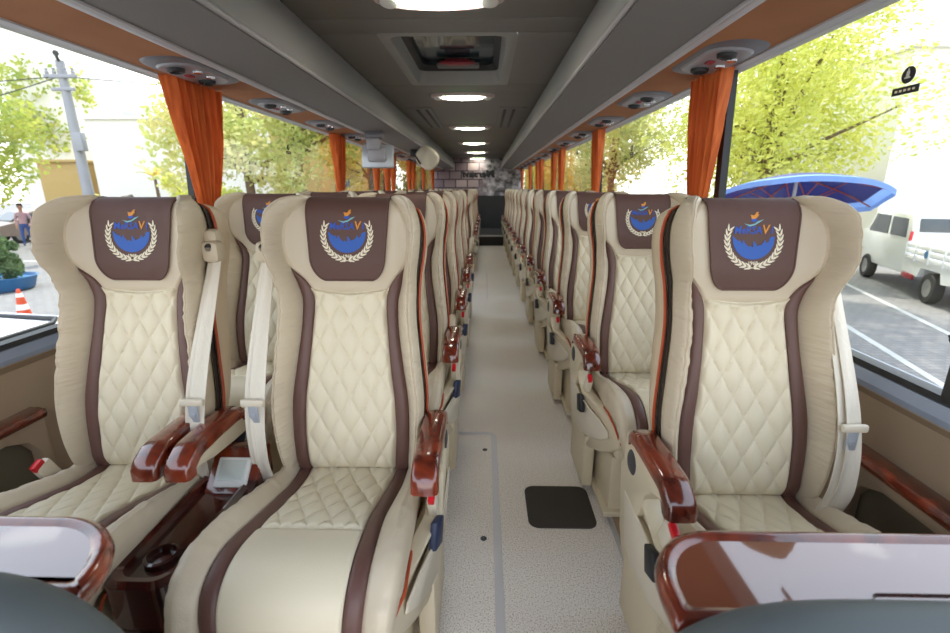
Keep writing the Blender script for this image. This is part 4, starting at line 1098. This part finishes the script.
# ------------------------------------------------------------------ walking person
def person(x,y,rz):
    r=empty('person',(x,y,GZ),rz,'person in a pink shirt and blue jeans walking on the street','person')
    J={'pel':(0,0,.93,.135,.10),'ch':(0,.0,1.18,.145,.10),'sh':(0,0,1.38,.13,.085),'nk':(0,-.01,1.48,.055,.055),'hd0':(0,-.02,1.56,.075,.08),'hd1':(0,-.025,1.66,.085,.10),'hd2':(0,-.02,1.74,.05,.06),
       'hl':(-.10,0,.86,.09,.09),'kl':(-.11,-.14,.48,.062,.062),'al':(-.11,-.10,.09,.045,.045),'tl':(-.12,-.24,.04,.035,.03),
       'hr':(.10,0,.86,.09,.09),'kr':(.11,.03,.48,.062,.062),'ar':(.11,.22,.12,.045,.045),'tr':(.12,.11,.04,.035,.03),
       'sl':(-.19,0,1.38,.055,.055),'el':(-.25,.08,1.12,.045,.045),'wl':(-.25,.0,.88,.03,.03),'pl':(-.25,-.03,.79,.035,.02),
       'sr':(.19,0,1.38,.055,.055),'er':(.25,.02,1.12,.045,.045),'wr':(.22,-.16,.94,.03,.03),'pr':(.20,-.22,.88,.035,.02)}
    E=[('pel','ch'),('ch','sh'),('sh','nk'),('nk','hd0'),('hd0','hd1'),('hd1','hd2'),('pel','hl'),('hl','kl'),('kl','al'),('al','tl'),('pel','hr'),('hr','kr'),('kr','ar'),('ar','tr'),('sh','sl'),('sl','el'),('el','wl'),('wl','pl'),('sh','sr'),('sr','er'),('er','wr'),('wr','pr')]
    for s,hnd,wr in ((-1,'pl','wl'),(1,'pr','wr')):
        b=Vector(J[hnd][:3]); w0=Vector(J[wr][:3]); d=(b-w0).normalized()
        for k in range(4):
            nm='f%d%s'%(k,hnd); off=Vector((0,(k-1.5)*.017,0)); e=b+d*(.07+.01*(k in(1,2)))+off; J[nm]=(*e,.009,.009); E.append((hnd,nm))
        nm='t'+hnd+'x'; e=w0+d*.05+Vector((-s*.02,-.05,0)); J[nm]=(*e,.010,.010); E.append((wr,nm))
    names=list(J); me=bpy.data.meshes.new('body'); me.from_pydata([J[n][:3] for n in names],[(names.index(a),names.index(b)) for a,b in E],[])
    o=bpy.data.objects.new('body',me); COL.objects.link(o); md=o.modifiers.new('s','SKIN')
    for i,n in enumerate(names): me.skin_vertices[0].data[i].radius=J[n][3:5]
    me.skin_vertices[0].data[0].use_root=True
    o.modifiers.new('d','SUBSURF').levels=2
    dg=bpy.context.evaluated_depsgraph_get(); m2=bpy.data.meshes.new_from_object(o.evaluated_get(dg)); bpy.data.objects.remove(o)
    m2.name='body'
    m2.materials.clear()
    for mm in ('skin','pink','jeans','hair'): m2.materials.append(MATS[mm])
    for p in m2.polygons:
        c=p.center; 
        if c.z>1.46: i=0
        elif c.z<.085: i=3
        elif abs(c.x)>.175 and c.z<.90 : i=0
        elif c.z>.95 or (abs(c.x)>.175): i=1
        else: i=2
        p.material_index=i; p.use_smooth=True
    b=link(bpy.data.objects.new('body',m2),r)
    mb=MB(); rows=[]
    for k in range(9):
        ph=rad(90-k*14); rows.append([(.092*cos(a)*cos(ph)*1.0, -.012+.112*sin(a)*cos(ph)*(1 if sin(a)>0 else .9), 1.665+.125*sin(ph)-(0 if sin(a)>-.2 else -.02*k)) for a in [2*PI*j/20 for j in range(20)]])
    mb.grid(rows,True); mb.build('hair','hair',r)
    mb=MB(); mb.rbox((.20,-.06,1.05),(.09,.22,.26),.03); mb.build('shoulder_bag','black',r)
    for s in (-1,1):
        mb=MB(); mb.lathe([(.001,-.012),(.011,-.009),(.013,0)],c=(s*.032,-.115,1.655),n=10,axis='y'); mb.build('eye','hair',r)
    mb=MB(); mb.rbox((0,-.125,1.63),(.022,.035,.045),.008); mb.build('nose','skin',r)
    mb=MB(); mb.rbox((0,-.11,1.590),(.05,.02,.012),.004); mb.build('mouth','red_dark',r)
person(-20.2,20.1,rad(35))

# ------------------------------------------------------------------ light
W=bpy.data.worlds.new('World'); SC.world=W; W.use_nodes=True; N=W.node_tree.nodes; L=W.node_tree.links
bg=N['Background']; tc=N.new('ShaderNodeTexCoord'); sp=N.new('ShaderNodeSeparateXYZ'); L.new(tc.outputs['Generated'],sp.inputs[0])
rp=N.new('ShaderNodeValToRGB'); rp.color_ramp.elements[0].position=.0; rp.color_ramp.elements[1].position=.45
rp.color_ramp.elements[0].color=(1,.97,.92,1); rp.color_ramp.elements[1].color=(.74,.83,1,1); L.new(sp.outputs['Z'],rp.inputs[0]); L.new(rp.outputs[0],bg.inputs[0]); bg.inputs[1].default_value=3.4
sun=bpy.data.lights.new('sun','SUN'); sun.energy=7; sun.angle=rad(1.5); sun.color=(1,.93,.8); so=bpy.data.objects.new('sun',sun); COL.objects.link(so)
dirv=Vector((.06,.55,.85)).normalized()   # towards the sun
so.rotation_euler=dirv.to_track_quat('Z','Y').to_euler(); so.location=(5,12,15)
# ------------------------------------------------------------------ camera
cam=bpy.data.cameras.new('camera'); co=bpy.data.objects.new('camera',cam); COL.objects.link(co)
cam.sensor_width=36; cam.lens=36*460/950; cam.clip_start=.02; cam.clip_end=500
co.location=(0,0,1.25); co.rotation_euler=(rad(90-15.6),0,rad(1.2)); SC.camera=co
cam.dof.use_dof=True; cam.dof.focus_distance=1.5; cam.dof.aperture_fstop=3.2
SC.view_settings.view_transform='Standard'; SC.view_settings.look='None'; SC.view_settings.gamma=1; SC.view_settings.exposure=0; SC.view_settings.use_curve_mapping=False
SC.cycles.max_bounces=12; SC.cycles.diffuse_bounces=6; SC.cycles.transparent_max_bounces=16; SC.cycles.caustics_reflective=False
SC.cycles.use_denoising=True
